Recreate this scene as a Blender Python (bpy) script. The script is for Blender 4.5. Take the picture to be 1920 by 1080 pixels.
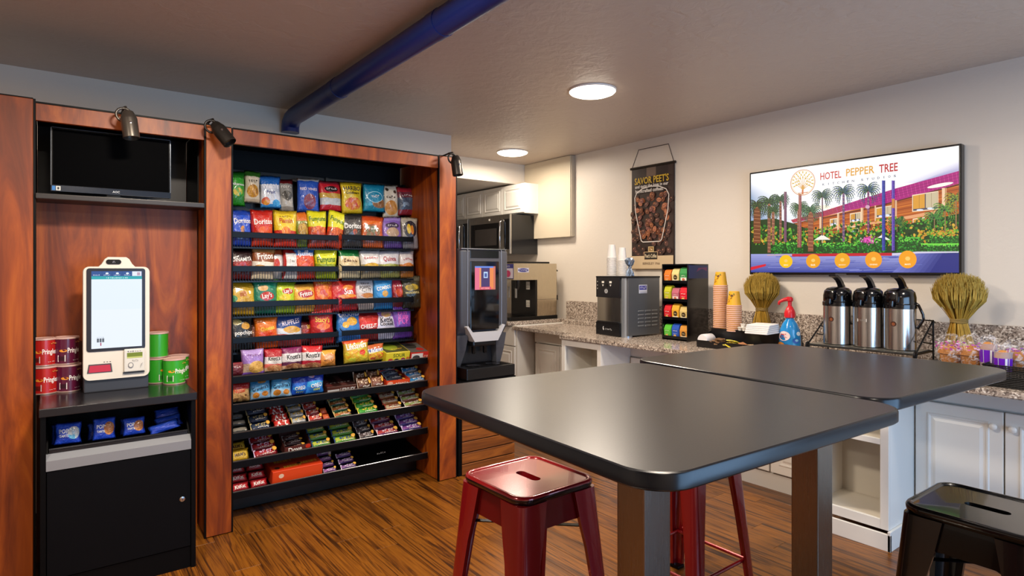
import bpy, bmesh, math, random
from mathutils import Vector, Matrix, noise
random.seed(7)
S = bpy.context.scene
for o in list(bpy.data.objects): bpy.data.objects.remove(o)
COL = S.collection
PI = math.pi

# ------------------------------------------------------------------ camera, world, lights, exposure
EYE = 1.42; FPX = 1131.5; CX = 960.0; HY = 508.0
YAW = math.radians(-37.41)
FWX, FWY = -math.sin(YAW), math.cos(YAW)
cam = bpy.data.cameras.new('camera'); camo = bpy.data.objects.new('camera', cam); COL.objects.link(camo)
camo.location = (0, 0, EYE); camo.rotation_euler = (PI/2, 0, YAW)
cam.sensor_width = 36; cam.lens = FPX/1920*36; cam.shift_y = (HY-540)/1920; cam.clip_start = .02
S.camera = camo
S.view_settings.view_transform = 'Standard'; S.view_settings.look = 'None'
S.view_settings.gamma = 1; S.view_settings.use_curve_mapping = False
S.view_settings.exposure = 0.12
w = bpy.data.worlds.new('world'); S.world = w; w.use_nodes = True
w.node_tree.nodes['Background'].inputs[0].default_value = (.62, .78, 1, 1)
w.node_tree.nodes['Background'].inputs[1].default_value = .3
WARM = (1.0, .87, .72)
def area(name, loc, rot, sx, sy, power, col, shape='RECTANGLE', spread=PI):
    l = bpy.data.lights.new(name, 'AREA'); l.shape = shape; l.size = sx
    if shape == 'RECTANGLE': l.size_y = sy
    l.energy = power; l.color = col; l.spread = spread
    o = bpy.data.objects.new(name, l); o.location = loc; o.rotation_euler = rot; COL.objects.link(o); return o
# daylight through the shop window behind the camera
area('window_daylight', (2.3, -1.52, 1.1), (PI/2-.12, 0, 0), 2.5, 1.5, 72, (.37, .63, 1.0))
# further ceiling disks of the same kind behind and above the camera, out of the frame
for i, (lx, ly, p) in enumerate([(.55, 2.0, 64), (1.75, 1.3, 18), (-.9, 1.7, 44), (.2, -.6, 24), (2.9, .3, 14)]):
    area('ceiling_lamp_light', (lx, ly, 2.55), (0, 0, 0), .3, .3, p, WARM, 'DISK')
area('ceiling_lamp_light', (2.81, 2.81, 2.545), (0, 0, 0), .28, .28, 38, WARM, 'DISK')
area('ceiling_lamp_light', (3.63, 4.74, 2.545), (0, 0, 0), .28, .28, 17, WARM, 'DISK')

# ------------------------------------------------------------------ pixel rays -> points on real planes
def ray(px, py):
    k = (px-CX)/FPX
    return FWX+k*FWY, FWY-k*FWX, -(py-HY)/FPX
def onY(px, py, Y):
    d = ray(px, py); t = Y/d[1]; return Vector((d[0]*t, Y, EYE+d[2]*t))
def onX(px, py, X):
    d = ray(px, py); t = X/d[0]; return Vector((X, d[1]*t, EYE+d[2]*t))
def onZ(px, py, Z):
    d = ray(px, py); t = (Z-EYE)/d[2]; return Vector((d[0]*t, d[1]*t, Z))

# ------------------------------------------------------------------ materials
def lin(h):
    if not isinstance(h, str): return tuple(h)[:3]
    h = h.lstrip('#'); r = []
    for i in (0, 2, 4):
        c = int(h[i:i+2], 16)/255; r.append(c/12.92 if c <= .04045 else ((c+.055)/1.055)**2.4)
    return tuple(r)
def rgba(h): return (*lin(h), 1)
def newmat(name):
    m = bpy.data.materials.new(name); m.use_nodes = True; nt = m.node_tree
    return m, nt, nt.nodes['Principled BSDF']
def nd(nt, typ, **kw):
    n = nt.nodes.new(typ)
    for k, v in kw.items():
        if k.startswith('i_'):
            key = k[2:]; key = int(key) if key.isdigit() else key
            n.inputs[key].default_value = v
        else: setattr(n, k, v)
    return n
def ramp(nt, stops, interp='LINEAR'):
    r = nt.nodes.new('ShaderNodeValToRGB'); r.color_ramp.interpolation = interp; e = r.color_ramp.elements
    while len(e) > 1: e.remove(e[-1])
    e[0].position = stops[0][0]; e[0].color = rgba(stops[0][1])
    for p, c in stops[1:]:
        x = e.new(p); x.color = rgba(c)
    return r
_mc = {}
def M(name, col='#808080', rough=.5, metal=0, coat=0, spec=None, bump=0, bscale=200, alpha=1, trans=0):
    if name in _mc: return _mc[name]
    m, nt, b = newmat(name)
    b.inputs['Base Color'].default_value = rgba(col); b.inputs['Roughness'].default_value = rough
    b.inputs['Metallic'].default_value = metal; b.inputs['Coat Weight'].default_value = coat
    if spec is not None: b.inputs['Specular IOR Level'].default_value = spec
    b.inputs['Alpha'].default_value = alpha; b.inputs['Transmission Weight'].default_value = trans
    # a trace of grain so no surface is perfectly flat
    tc = nd(nt, 'ShaderNodeTexCoord'); n = nd(nt, 'ShaderNodeTexNoise', i_Scale=bscale, i_Detail=3.0)
    nt.links.new(tc.outputs['Object'], n.inputs['Vector'])
    if bump:
        bp = nd(nt, 'ShaderNodeBump', i_Strength=bump, i_Distance=.004); nt.links.new(n.outputs['Fac'], bp.inputs['Height'])
        nt.links.new(bp.outputs['Normal'], b.inputs['Normal'])
    mr = nd(nt, 'ShaderNodeMapRange'); mr.inputs['To Min'].default_value = max(0, rough-.04); mr.inputs['To Max'].default_value = min(1, rough+.04)
    nt.links.new(n.outputs['Fac'], mr.inputs['Value']); nt.links.new(mr.outputs[0], b.inputs['Roughness'])
    _mc[name] = m; return m
def emis(name, col, strength=1.0):
    if name in _mc: return _mc[name]
    m, nt, b = newmat(name)
    b.inputs['Base Color'].default_value = (0, 0, 0, 1); b.inputs['Emission Color'].default_value = rgba(col)
    b.inputs['Emission Strength'].default_value = strength; _mc[name] = m; return m
def wood(name, stops, scale, rough=.35, coat=.15, rnd=0, dist=1.2, detail=6.0, bump=.05):
    if name in _mc: return _mc[name]
    m, nt, b = newmat(name); L = nt.links
    tc = nd(nt, 'ShaderNodeTexCoord'); mp = nd(nt, 'ShaderNodeMapping'); mp.inputs['Scale'].default_value = scale
    src = tc.outputs['Object']
    oi = nd(nt, 'ShaderNodeObjectInfo')
    ad = nd(nt, 'ShaderNodeVectorMath', operation='MULTIPLY_ADD')
    cmb = nd(nt, 'ShaderNodeCombineXYZ')
    for k in range(3): L.new(oi.outputs['Random'], cmb.inputs[k])
    L.new(cmb.outputs[0], ad.inputs[0]); ad.inputs[1].default_value = (37, 53, 71); L.new(src, ad.inputs[2])
    L.new(ad.outputs[0], mp.inputs['Vector'])
    n = nd(nt, 'ShaderNodeTexNoise', i_Scale=1.0, i_Detail=detail, i_Roughness=.62, i_Distortion=dist)
    L.new(mp.outputs[0], n.inputs['Vector'])
    r = ramp(nt, stops); L.new(n.outputs['Fac'], r.inputs[0])
    hsv = nd(nt, 'ShaderNodeHueSaturation'); L.new(r.outputs[0], hsv.inputs['Color'])
    mr = nd(nt, 'ShaderNodeMapRange'); mr.inputs['To Min'].default_value = 1-rnd; mr.inputs['To Max'].default_value = 1+rnd
    L.new(oi.outputs['Random'], mr.inputs['Value']); L.new(mr.outputs[0], hsv.inputs['Value'])
    L.new(hsv.outputs[0], b.inputs['Base Color'])
    b.inputs['Roughness'].default_value = rough; b.inputs['Coat Weight'].default_value = coat; b.inputs['Coat Roughness'].default_value = .25
    bp = nd(nt, 'ShaderNodeBump', i_Strength=bump, i_Distance=.003); L.new(n.outputs['Fac'], bp.inputs['Height']); L.new(bp.outputs[0], b.inputs['Normal'])
    _mc[name] = m; return m
def plaster(name, col, scale=28, strength=.25, rough=.6):
    if name in _mc: return _mc[name]
    m, nt, b = newmat(name); L = nt.links
    b.inputs['Base Color'].default_value = rgba(col); b.inputs['Roughness'].default_value = rough
    tc = nd(nt, 'ShaderNodeTexCoord')
    n = nd(nt, 'ShaderNodeTexNoise', i_Scale=scale, i_Detail=5.0, i_Roughness=.55, i_Distortion=.6); L.new(tc.outputs['Object'], n.inputs['Vector'])
    n2 = nd(nt, 'ShaderNodeTexNoise', i_Scale=scale*.18, i_Detail=2.0); L.new(tc.outputs['Object'], n2.inputs['Vector'])
    mu = nd(nt, 'ShaderNodeMath', operation='MULTIPLY'); L.new(n.outputs['Fac'], mu.inputs[0]); L.new(n2.outputs['Fac'], mu.inputs[1])
    bp = nd(nt, 'ShaderNodeBump', i_Strength=strength, i_Distance=.02); L.new(mu.outputs[0], bp.inputs['Height']); L.new(bp.outputs[0], b.inputs['Normal'])
    _mc[name] = m; return m
def granite(name):
    m, nt, b = newmat(name); L = nt.links
    tc = nd(nt, 'ShaderNodeTexCoord')
    v = nd(nt, 'ShaderNodeTexVoronoi', i_Scale=130.0); L.new(tc.outputs['Object'], v.inputs['Vector'])
    n = nd(nt, 'ShaderNodeTexNoise', i_Scale=45.0, i_Detail=6.0, i_Roughness=.7); L.new(tc.outputs['Object'], n.inputs['Vector'])
    sp = nd(nt, 'ShaderNodeSeparateColor'); L.new(v.outputs['Color'], sp.inputs[0])
    mx = nd(nt, 'ShaderNodeMath', operation='MULTIPLY_ADD'); mx.inputs[1].default_value = .55
    L.new(sp.outputs[0], mx.inputs[0])
    m2 = nd(nt, 'ShaderNodeMath', operation='MULTIPLY'); m2.inputs[1].default_value = .45; L.new(n.outputs['Fac'], m2.inputs[0]); L.new(m2.outputs[0], mx.inputs[2])
    r = ramp(nt, [(0.12, '#2b2522'), (.24, '#5e534c'), (.38, '#8a7b70'), (.55, '#a8998c'), (.68, '#c4b6a8'), (.78, '#e0d6ca')])
    L.new(mx.outputs[0], r.inputs[0]); L.new(r.outputs[0], b.inputs['Base Color']); b.inputs['Roughness'].default_value = .18
    return m
def steel(name, col='#b9b6b0', rough=.28, axis=2):
    if name in _mc: return _mc[name]
    m, nt, b = newmat(name); L = nt.links
    b.inputs['Base Color'].default_value = rgba(col); b.inputs['Metallic'].default_value = 1
    tc = nd(nt, 'ShaderNodeTexCoord'); mp = nd(nt, 'ShaderNodeMapping'); sc = [400, 400, 400]; sc[axis] = 4; mp.inputs['Scale'].default_value = sc
    n = nd(nt, 'ShaderNodeTexNoise', i_Scale=1.0, i_Detail=3.0); L.new(tc.outputs['Object'], mp.inputs['Vector']); L.new(mp.outputs[0], n.inputs['Vector'])
    mr = nd(nt, 'ShaderNodeMapRange'); mr.inputs['To Min'].default_value = rough-.08; mr.inputs['To Max'].default_value = rough+.1
    L.new(n.outputs['Fac'], mr.inputs['Value']); L.new(mr.outputs[0], b.inputs['Roughness'])
    _mc[name] = m; return m
def printed(bands, blobs=(), wob=.03, rough=.32, metal=.0, speck=None):
    """print of a wrapper: horizontal colour bands by height plus elliptic food pictures, from UVs"""
    m, nt, b = newmat('wrapper_print'); L = nt.links
    uv = nd(nt, 'ShaderNodeTexCoord'); sx = nd(nt, 'ShaderNodeSeparateXYZ'); L.new(uv.outputs['UV'], sx.inputs[0])
    n = nd(nt, 'ShaderNodeTexNoise', i_Scale=4.0, i_Detail=3.0); L.new(uv.outputs['UV'], n.inputs['Vector'])
    a = nd(nt, 'ShaderNodeMath', operation='MULTIPLY_ADD'); a.inputs[1].default_value = wob*2; L.new(n.outputs['Fac'], a.inputs[0])
    s = nd(nt, 'ShaderNodeMath', operation='SUBTRACT'); s.inputs[1].default_value = wob; L.new(sx.outputs[1], s.inputs[0]); L.new(s.outputs[0], a.inputs[2])
    r = ramp(nt, bands, 'EASE' if len(bands) > 1 and bands[0][0] < 0 else 'CONSTANT'); L.new(a.outputs[0], r.inputs[0]); cur = r.outputs[0]
    for (cu, cv, ru, rv, c1, c2, sc) in blobs:
        du = nd(nt, 'ShaderNodeMath', operation='MULTIPLY_ADD'); du.inputs[1].default_value = 1/ru; du.inputs[2].default_value = -cu/ru; L.new(sx.outputs[0], du.inputs[0])
        dv = nd(nt, 'ShaderNodeMath', operation='MULTIPLY_ADD'); dv.inputs[1].default_value = 1/rv; dv.inputs[2].default_value = -cv/rv; L.new(a.outputs[0], dv.inputs[0])
        cb = nd(nt, 'ShaderNodeCombineXYZ'); L.new(du.outputs[0], cb.inputs[0]); L.new(dv.outputs[0], cb.inputs[1])
        ln = nd(nt, 'ShaderNodeVectorMath', operation='LENGTH'); L.new(cb.outputs[0], ln.inputs[0])
        lt = nd(nt, 'ShaderNodeMath', operation='LESS_THAN'); lt.inputs[1].default_value = 1; L.new(ln.outputs['Value'], lt.inputs[0])
        vo = nd(nt, 'ShaderNodeTexVoronoi', i_Scale=sc); L.new(uv.outputs['UV'], vo.inputs['Vector'])
        sp = nd(nt, 'ShaderNodeSeparateColor'); L.new(vo.outputs['Color'], sp.inputs[0])
        mc = nd(nt, 'ShaderNodeMix', data_type='RGBA'); mc.inputs[6].default_value = rgba(c1); mc.inputs[7].default_value = rgba(c2); L.new(sp.outputs[0], mc.inputs[0])
        mm = nd(nt, 'ShaderNodeMix', data_type='RGBA'); L.new(lt.outputs[0], mm.inputs[0]); L.new(cur, mm.inputs[6]); L.new(mc.outputs[2], mm.inputs[7]); cur = mm.outputs[2]
    L.new(cur, b.inputs['Base Color']); b.inputs['Roughness'].default_value = rough; b.inputs['Metallic'].default_value = metal
    b.inputs['Coat Weight'].default_value = .5; b.inputs['Coat Roughness'].default_value = .12
    n2 = nd(nt, 'ShaderNodeTexNoise', i_Scale=7.0, i_Detail=4.0, i_Distortion=1.0); L.new(uv.outputs['UV'], n2.inputs['Vector'])
    bp = nd(nt, 'ShaderNodeBump', i_Strength=.6, i_Distance=.01); L.new(n2.outputs['Fac'], bp.inputs['Height']); L.new(bp.outputs[0], b.inputs['Normal'])
    return m
def colmat(name, emit=0, rough=.4):
    if name in _mc: return _mc[name]
    m, nt, b = newmat(name); at = nd(nt, 'ShaderNodeAttribute', attribute_name='Col')
    if emit:
        b.inputs['Base Color'].default_value = (0, 0, 0, 1); nt.links.new(at.outputs['Color'], b.inputs['Emission Color']); b.inputs['Emission Strength'].default_value = emit
        b.inputs['Roughness'].default_value = .2
    else: nt.links.new(at.outputs['Color'], b.inputs['Base Color'])
    b.inputs['Roughness'].default_value = rough; _mc[name] = m; return m

# ------------------------------------------------------------------ objects
def obj(name, bm, mat, parent=None, smooth=False, loc=None, rot=None):
    me = bpy.data.meshes.new(name)
    if isinstance(bm, bmesh.types.BMesh):
        bm.normal_update(); bm.to_mesh(me); bm.free()
    else: me = bm
    if smooth:
        me.polygons.foreach_set('use_smooth', [True]*len(me.polygons))
        if smooth == 'auto': me.set_sharp_from_angle(angle=math.radians(38))
    for m in (mat if isinstance(mat, (list, tuple)) else [mat]): me.materials.append(m)
    o = bpy.data.objects.new(name, me); COL.objects.link(o)
    if parent: o.parent = parent
    if loc: o.location = loc
    if rot: o.rotation_euler = rot
    return o
def tag(o, label, cat, group=None):
    o['label'] = label; o['category'] = cat
    if group: o['group'] = group
    return o
def struct(o): o['kind'] = 'structure'; return o
def thing(name, label, cat, loc=(0, 0, 0), rz=0, group=None):
    o = bpy.data.objects.new(name, None); COL.objects.link(o); o.location = loc; o.rotation_euler = (0, 0, rz); o.empty_display_size = .1
    return tag(o, label, cat, group)
def dup(root, loc=None, rot=None, label=None, group=None, rename=None):
    kids = [(c, list(c.children)) for c in root.children]
    r = root.copy(); COL.objects.link(r)
    if loc is not None: r.location = loc
    if rot is not None: r.rotation_euler = rot
    if label: r['label'] = label
    if group: r['group'] = group
    for c, gs in kids:
        d = c.copy(); COL.objects.link(d); d.parent = r
        for g in gs:
            e = g.copy(); COL.objects.link(e); e.parent = d
    return r
def B(): return bmesh.new()
def box(bm, x0, y0, z0, x1, y1, z1, bev=0, seg=2, mi=0):
    r = bmesh.ops.create_cube(bm, size=1)
    for v in r['verts']:
        v.co = Vector(((x0+x1)/2+v.co.x*(x1-x0), (y0+y1)/2+v.co.y*(y1-y0), (z0+z1)/2+v.co.z*(z1-z0)))
    fs = set(f for v in r['verts'] for f in v.link_faces)
    for f in fs: f.material_index = mi
    if bev:
        es = list(set(e for v in r['verts'] for e in v.link_edges))
        bmesh.ops.bevel(bm, geom=es, offset=bev, segments=seg, affect='EDGES', profile=.6)
    return bm
def bx(*a, bev=0, seg=2): return box(B(), *a, bev=bev, seg=seg)
def lathe(bm, prof, n=24, c=(0, 0, 0), axis='Z', mi=0):
    rings = []
    for (r, z) in prof:
        ring = []
        for i in range(n):
            a = 2*PI*i/n; p = (r*math.cos(a), r*math.sin(a), z)
            if axis == 'Y': p = (p[0], p[2], p[1])
            if axis == 'X': p = (p[2], p[0], p[1])
            ring.append(bm.verts.new((p[0]+c[0], p[1]+c[1], p[2]+c[2])))
        rings.append(ring)
    for a, b in zip(rings, rings[1:]):
        for i in range(n):
            f = bm.faces.new((a[i], a[(i+1) % n], b[(i+1) % n], b[i])); f.material_index = mi
    if prof[0][0] > 1e-6: bm.faces.new(list(reversed(rings[0]))).material_index = mi
    if prof[-1][0] > 1e-6: bm.faces.new(rings[-1]).material_index = mi
    bmesh.ops.recalc_face_normals(bm, faces=bm.faces[:])
    return bm
def tube(bm, pts, r, n=8, closed=False, mi=0):
    pts = [Vector(p) for p in pts]; rings = []; up = None
    for i, p in enumerate(pts):
        a = pts[i-1] if (i or closed) else p; b = pts[(i+1) % len(pts)] if (i < len(pts)-1 or closed) else p
        t = (b-a).normalized()
        if up is None: up = t.orthogonal().normalized()
        up = (up-t*up.dot(t)).normalized(); s = t.cross(up)
        rr = r[i] if isinstance(r, (list, tuple)) else r
        rings.append([bm.verts.new(p+(up*math.cos(2*PI*k/n)+s*math.sin(2*PI*k/n))*rr) for k in range(n)])
    pairs = list(zip(rings, rings[1:])) + ([(rings[-1], rings[0])] if closed else [])
    for a, b in pairs:
        for k in range(n): bm.faces.new((a[k], a[(k+1) % n], b[(k+1) % n], b[k])).material_index = mi
    if not closed:
        bm.faces.new(list(reversed(rings[0]))).material_index = mi; bm.faces.new(rings[-1]).material_index = mi
    return bm
def rrect(w, d, r, n=6):
    pts = []
    for cx, cy, a0 in ((w/2-r, d/2-r, 0), (-w/2+r, d/2-r, 90), (-w/2+r, -d/2+r, 180), (w/2-r, -d/2+r, 270)):
        for i in range(n+1):
            a = math.radians(a0+90*i/n); pts.append((cx+r*math.cos(a), cy+r*math.sin(a)))
    return pts
def loft(bm, rings, cap0=True, cap1=True, mi=0):
    """rings: lists of 3d points of equal length"""
    vs = [[bm.verts.new(p) for p in rg] for rg in rings]; n = len(vs[0])
    for a, b in zip(vs, vs[1:]):
        for i in range(n): bm.faces.new((a[i], a[(i+1) % n], b[(i+1) % n], b[i])).material_index = mi
    if cap0: bm.faces.new(list(reversed(vs[0]))).material_index = mi
    if cap1: bm.faces.new(vs[-1]).material_index = mi
    return bm
def prism(bm, pts, d0, d1, plane='XZ', mi=0):
    """extrude a 2d outline along the axis left over"""
    def q(p, d): return {'XZ': (p[0], d, p[1]), 'YZ': (d, p[0], p[1]), 'XY': (p[0], p[1], d)}[plane]
    loft(bm, [[q(p, d0) for p in pts], [q(p, d1) for p in pts]], mi=mi)
    bmesh.ops.recalc_face_normals(bm, faces=bm.faces[:]); return bm
_tc = {}
def text_geo(s):
    if s in _tc: return _tc[s]
    cu = bpy.data.curves.new('t', 'FONT'); cu.body = s; cu.resolution_u = 2; cu.offset = .018; cu.fill_mode = 'FRONT'
    o = bpy.data.objects.new('t', cu); me = bpy.data.meshes.new_from_object(o)
    vs = [(v.co.x, v.co.y) for v in me.vertices]; fs = [tuple(p.vertices) for p in me.polygons]
    bpy.data.objects.remove(o); bpy.data.curves.remove(cu); bpy.data.meshes.remove(me)
    x0 = min(v[0] for v in vs); x1 = max(v[0] for v in vs); y0 = min(v[1] for v in vs); y1 = max(v[1] for v in vs)
    W = x1-x0; vs = [((x-(x0+x1)/2)/W, (y-(y0+y1)/2)/W) for x, y in vs]
    _tc[s] = (vs, fs, (y1-y0)/W); return _tc[s]
class Canvas:
    """flat print: coloured shapes and lettering in a w x h rectangle (metres), coordinates 0..1"""
    def __init__(s, w, h): s.w, s.h, s.items = w, h, []
    def poly(s, pts, col): s.items.append((pts, [tuple(range(len(pts)))], lin(col)))
    def rect(s, x0, y0, x1, y1, col): s.poly([(x0, y0), (x1, y0), (x1, y1), (x0, y1)], col)
    def ell(s, cx, cy, rx, ry, col, n=20, rot=0, a0=0, a1=2*PI):
        c, q = math.cos(rot), math.sin(rot); pts = []
        for i in range(n):
            a = a0+(a1-a0)*i/(n if a1-a0 > 6.28 else n-1); x, y = rx*math.cos(a)*s.w, ry*math.sin(a)*s.h
            pts.append((cx+(x*c-y*q)/s.w, cy+(x*q+y*c)/s.h))
        s.poly(pts, col)
    def line(s, x0, y0, x1, y1, t, col):
        dx, dy = (x1-x0)*s.w, (y1-y0)*s.h; l = math.hypot(dx, dy) or 1; nx, ny = -dy/l*t/2/s.w, dx/l*t/2/s.h
        s.poly([(x0+nx, y0+ny), (x0-nx, y0-ny), (x1-nx, y1-ny), (x1+nx, y1+ny)], col)
    def text(s, t, cx, cy, wd, col, rot=0, hk=1.0):
        vs, fs, asp = text_geo(t); c, q = math.cos(rot), math.sin(rot); W = wd*s.w; pts = []
        for x, y in vs:
            x, y = x*W, y*W*hk; pts.append((cx+(x*c-y*q)/s.w, cy+(x*q+y*c)/s.h))
        s.items.append((pts, fs, lin(col)))
    def scribble(s, cx, cy, wd, ht, col, n=5):
        """small print too fine to read: short strokes"""
        x = cx-wd/2; rn = random.Random(int(cx*999+cy*777+n))
        for i in range(n):
            w_ = wd/n*rn.uniform(.55, .85); y = cy+rn.uniform(-.1, .1)*ht; h_ = ht*rn.uniform(.7, 1)
            k = rn.randrange(5); t = w_*.3
            if k in (0, 1, 3): s.rect(x, y-h_/2, x+t, y+h_/2*(1 if k else .4), col)
            if k in (0, 3): s.rect(x+t, y-h_/2, x+w_, y-h_*.22, col)
            if k in (1, 3): s.rect(x+t, y+h_*.2, x+w_, y+h_/2, col)
            if k == 2: s.ell(x+w_/2, y-h_*.1, w_/2, h_*.38, col, 10)
            if k == 4: s.poly([(x, y+h_/2), (x+t, y+h_/2), (x+w_, y-h_/2), (x+w_-t, y-h_/2)], col); s.poly([(x+w_-t, y+h_/2), (x+w_, y+h_/2), (x+w_*.6, y), (x+w_*.4, y)], col)
            x += wd/n
    def build(s, name, mat, mapf, parent=None, step=.00025):
        me = bpy.data.meshes.new(name); V = []; Fc = []; C = []
        for i, (pts, fs, col) in enumerate(s.items):
            b = len(V); V += [mapf(x, y, step*(i+1)) for x, y in pts]
            for f in fs:
                Fc.append(tuple(b+k for k in f)); C += [(*col, 1)]*len(f)
        me.from_pydata(V, [], Fc); at = me.color_attributes.new('Col', 'FLOAT_COLOR', 'CORNER')
        at.data.foreach_set('color', [c for q in C for c in q])
        o = bpy.data.objects.new(name, me); COL.objects.link(o); me.materials.append(mat)
        if parent: o.parent = parent
        return o
INK = colmat('flat_print'); GLOW = colmat('screen_picture', emit=1.0)
def mapXZ(x0, z0, w, h, y):          # plane facing -Y
    return lambda u, v, e: (x0+u*w, y-e, z0+v*h)
def mapYZ(y0, z0, w, h, x):          # plane facing -X; u runs towards -Y
    return lambda u, v, e: (x-e, y0-u*w, z0+v*h)

CHERRY = wood('cherry_laminate', [(.25, '#3c1503'), (.42, '#742e05'), (.54, '#934208'), (.66, '#ad5810'), (.85, '#6f2e05')], (5, 5, .8), rough=.42, coat=0, rnd=.05, dist=2.2)
PLANK = wood('floor_plank_wood', [(.30, '#140802'), (.39, '#3a1e07'), (.47, '#66390d'), (.56, '#844f14'), (.64, '#4c290a'), (.74, '#7d4b15'), (.86, '#925c20')], (24, .95, 24), rough=.34, coat=.1, rnd=.16, dist=1.8, detail=9.0)
SLAT = wood('island_slat_wood', [(.25, '#4a260f'), (.45, '#7a4318'), (.6, '#98581f'), (.8, '#6e3c16')], (1.5, 12, 16), rough=.4, coat=.1, rnd=.15)
BLACK = M('black_laminate', '#030304', .45, spec=.14)
BLACKM = M('black_metal', '#050506', .3, spec=.4)
CHARC = M('charcoal_plastic', '#26272b', .42)
STEEL = steel('brushed_steel')
CHROME = M('chrome', '#c9c9cc', .14, 1)
WHITEP = M('white_cabinet_paint', '#e6e2da', .38)
WALL = plaster('wall_paint', '#ded5c9', 30, .10, .45)
CEIL = plaster('ceiling_texture', '#c6b6a8', 15, .55, .42)
GRAN = granite('granite')
# ================================================================== the room
ZC = 2.6; XW = 4.25; YW = 4.5; WXE = 2.775
def wallbox(name, *a, mat=WALL): return struct(obj(name, bx(*a), mat))
fl = wallbox('floor', -3, -1.7, -.06, 4.4, 8, -.006, mat=M('floor_underlay', '#3a2414', .6))
pw, pl = .125, 1.22
pm = {}
def plank_mesh(l):
    k = round(l, 3)
    if k not in pm:
        b = bx(-pw/2+.0006, -l/2+.0006, -.006, pw/2-.0006, l/2-.0006, 0, bev=.0006, seg=1)
        me = bpy.data.meshes.new('floor_plank'); b.normal_update(); b.to_mesh(me); b.free(); me.materials.append(PLANK); pm[k] = me
    return pm[k]
for i in range(-23, 33):
    x = i*pw; y = -.6-random.choice((0, .2, .41, .61, .82, 1.02))
    y1max = 3.3 if x < -.9 else 3.75 if x < 2.2 else 5.6
    while y < y1max:
        o = bpy.data.objects.new('floor_plank', plank_mesh(pl)); COL.objects.link(o); o.parent = fl; o.location = (x, y+pl/2, 0); y += pl
wallbox('ceiling', -3, -1.7, ZC, 4.4, 8, ZC+.1, mat=CEIL)
wallbox('wall_right', XW, -1.7, 0, XW+.12, 8, ZC)
wallbox('wall_back', -3, YW, 0, WXE, YW+.14, ZC)
wallbox('wall_kitchen', WXE-.14, 7.4, 0, XW, 7.55, ZC)
wallbox('wall_hall', WXE-.14, YW+.14, 0, WXE, 7.4, ZC)
wallbox('wall_left', -3.1, -1.7, 0, -3, 8, ZC)
# front wall with a wide shop window (behind the camera)
wf = B(); box(wf, -3, -1.7, 0, .8, -1.6, ZC); box(wf, 3.6, -1.7, 0, 4.4, -1.6, ZC); box(wf, .8, -1.7, 0, 3.6, -1.6, .25); box(wf, .8, -1.7, 2.1, 3.6, -1.6, ZC)
struct(obj('wall_front', wf, WALL))
wallbox('trim_bulkhead', WXE, 5.26, 2.377, XW, 7.4, ZC)

# blue pipe on the ceiling
pp = thing('ceiling_pipe', 'dark blue painted pipe running along the ceiling into the back wall', 'pipe', (1.385, 0, 2.525))
blue = M('blue_pipe_paint', '#08226a', .35)
obj('pipe_run', tube(B(), [(0, -1.59, 0), (0, 4.36, 0), (0, 4.41, -.008), (0, 4.45, -.03), (0, 4.465, -.06), (0, 4.465, -.1)], .062, 20), blue, pp, 'auto')
for y in (.9, 2.35, 3.55):
    obj('pipe_coupling', lathe(B(), [(.05, -.04), (.0645, -.04), (.0645, .04), (.05, .04)], 20, (0, y, 0), 'Y'), blue, pp, 'auto')
# two ceiling disks
for (x, y, lb) in ((2.81, 2.81, 'round white ceiling light nearest the tables, bright and warm'), (3.63, 4.74, 'smaller-looking round ceiling light over the kitchen corner')):
    t = thing('ceiling_light', lb, 'ceiling light', (x, y, ZC), group='round ceiling lights')
    obj('trim_ring', lathe(B(), [(.12, -.001), (.156, -.001), (.155, -.008), (.151, -.012), (.149, -.008), (.12, -.006)], 40), M('lamp_trim', '#f4efe6', .4), t, 'auto')
    obj('diffuser', lathe(B(), [(.0, -.034), (.06, -.033), (.12, -.028), (.145, -.018), (.15, -.008)], 40), emis('lamp_diffuser', '#fff2dc', 9.0), t, True)

# ================================================================== cherry display cabinet (columns, headers, panels)
YF = 3.527
dc = thing('display_cabinet', 'cherry wood wall cabinet with three pillars framing kiosk and snack shelves', 'cabinet', (0, YF, 0))
def col(x0, x1, z1=2.2, left_strip=True):
    c = obj('pillar', bx(x0, 0, .004, x1, .6, z1, bev=.002, seg=1), CHERRY, dc)
    b = B()
    if left_strip: box(b, x0-.009, .0, .0, x0, .016, z1+.002)
    box(b, x1, .002, 0, x1+.009, .016, z1+.002); box(b, x0, .004, z1, x1, .6, z1+.006)
    obj('edge_band', b, BLACK, c); return c
col(-.5, -.063, 2.208); col(.656, .78, 2.195); col(2.083, 2.214, 2.197)
for x0, x1 in ((-.054, .647), (.789, 2.074)):
    h = obj('header_panel', bx(x0, .004, 2.113, x1, .03, 2.192, bev=.0015, seg=1), CHERRY, dc)
    obj('edge_band', bx(x0, .002, 2.192, x1, .035, 2.2), BLACK, h)
obj('kiosk_back_panel', bx(-.054, .2, 0, .647, .215, 1.78), CHERRY, dc)
obj('upper_back_panel', bx(-.054, .54, 1.775, .647, .56, 2.2), M('dark_back_board', '#17161a', .4), dc)
b = B(); box(b, -.054, .03, 2.19, .647, .54, 2.2); box(b, -.0625, .05, 1.8, -.056, .54, 2.19); box(b, .6495, .2, 1.8, .6555, .54, 2.19)
obj('compartment_lining', b, BLACK, dc)
obj('monitor_shelf', bx(-.054, -.012, 1.752, .647, .54, 1.778, bev=.004), M('dark_shelf', '#2a2524', .35), dc)
obj('snack_back_panel', bx(.789, .56, 0, 2.074, .58, 2.2), BLACK, dc)
obj('snack_top_panel', bx(.789, .03, 2.185, 2.074, .56, 2.2), BLACK, dc)

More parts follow.
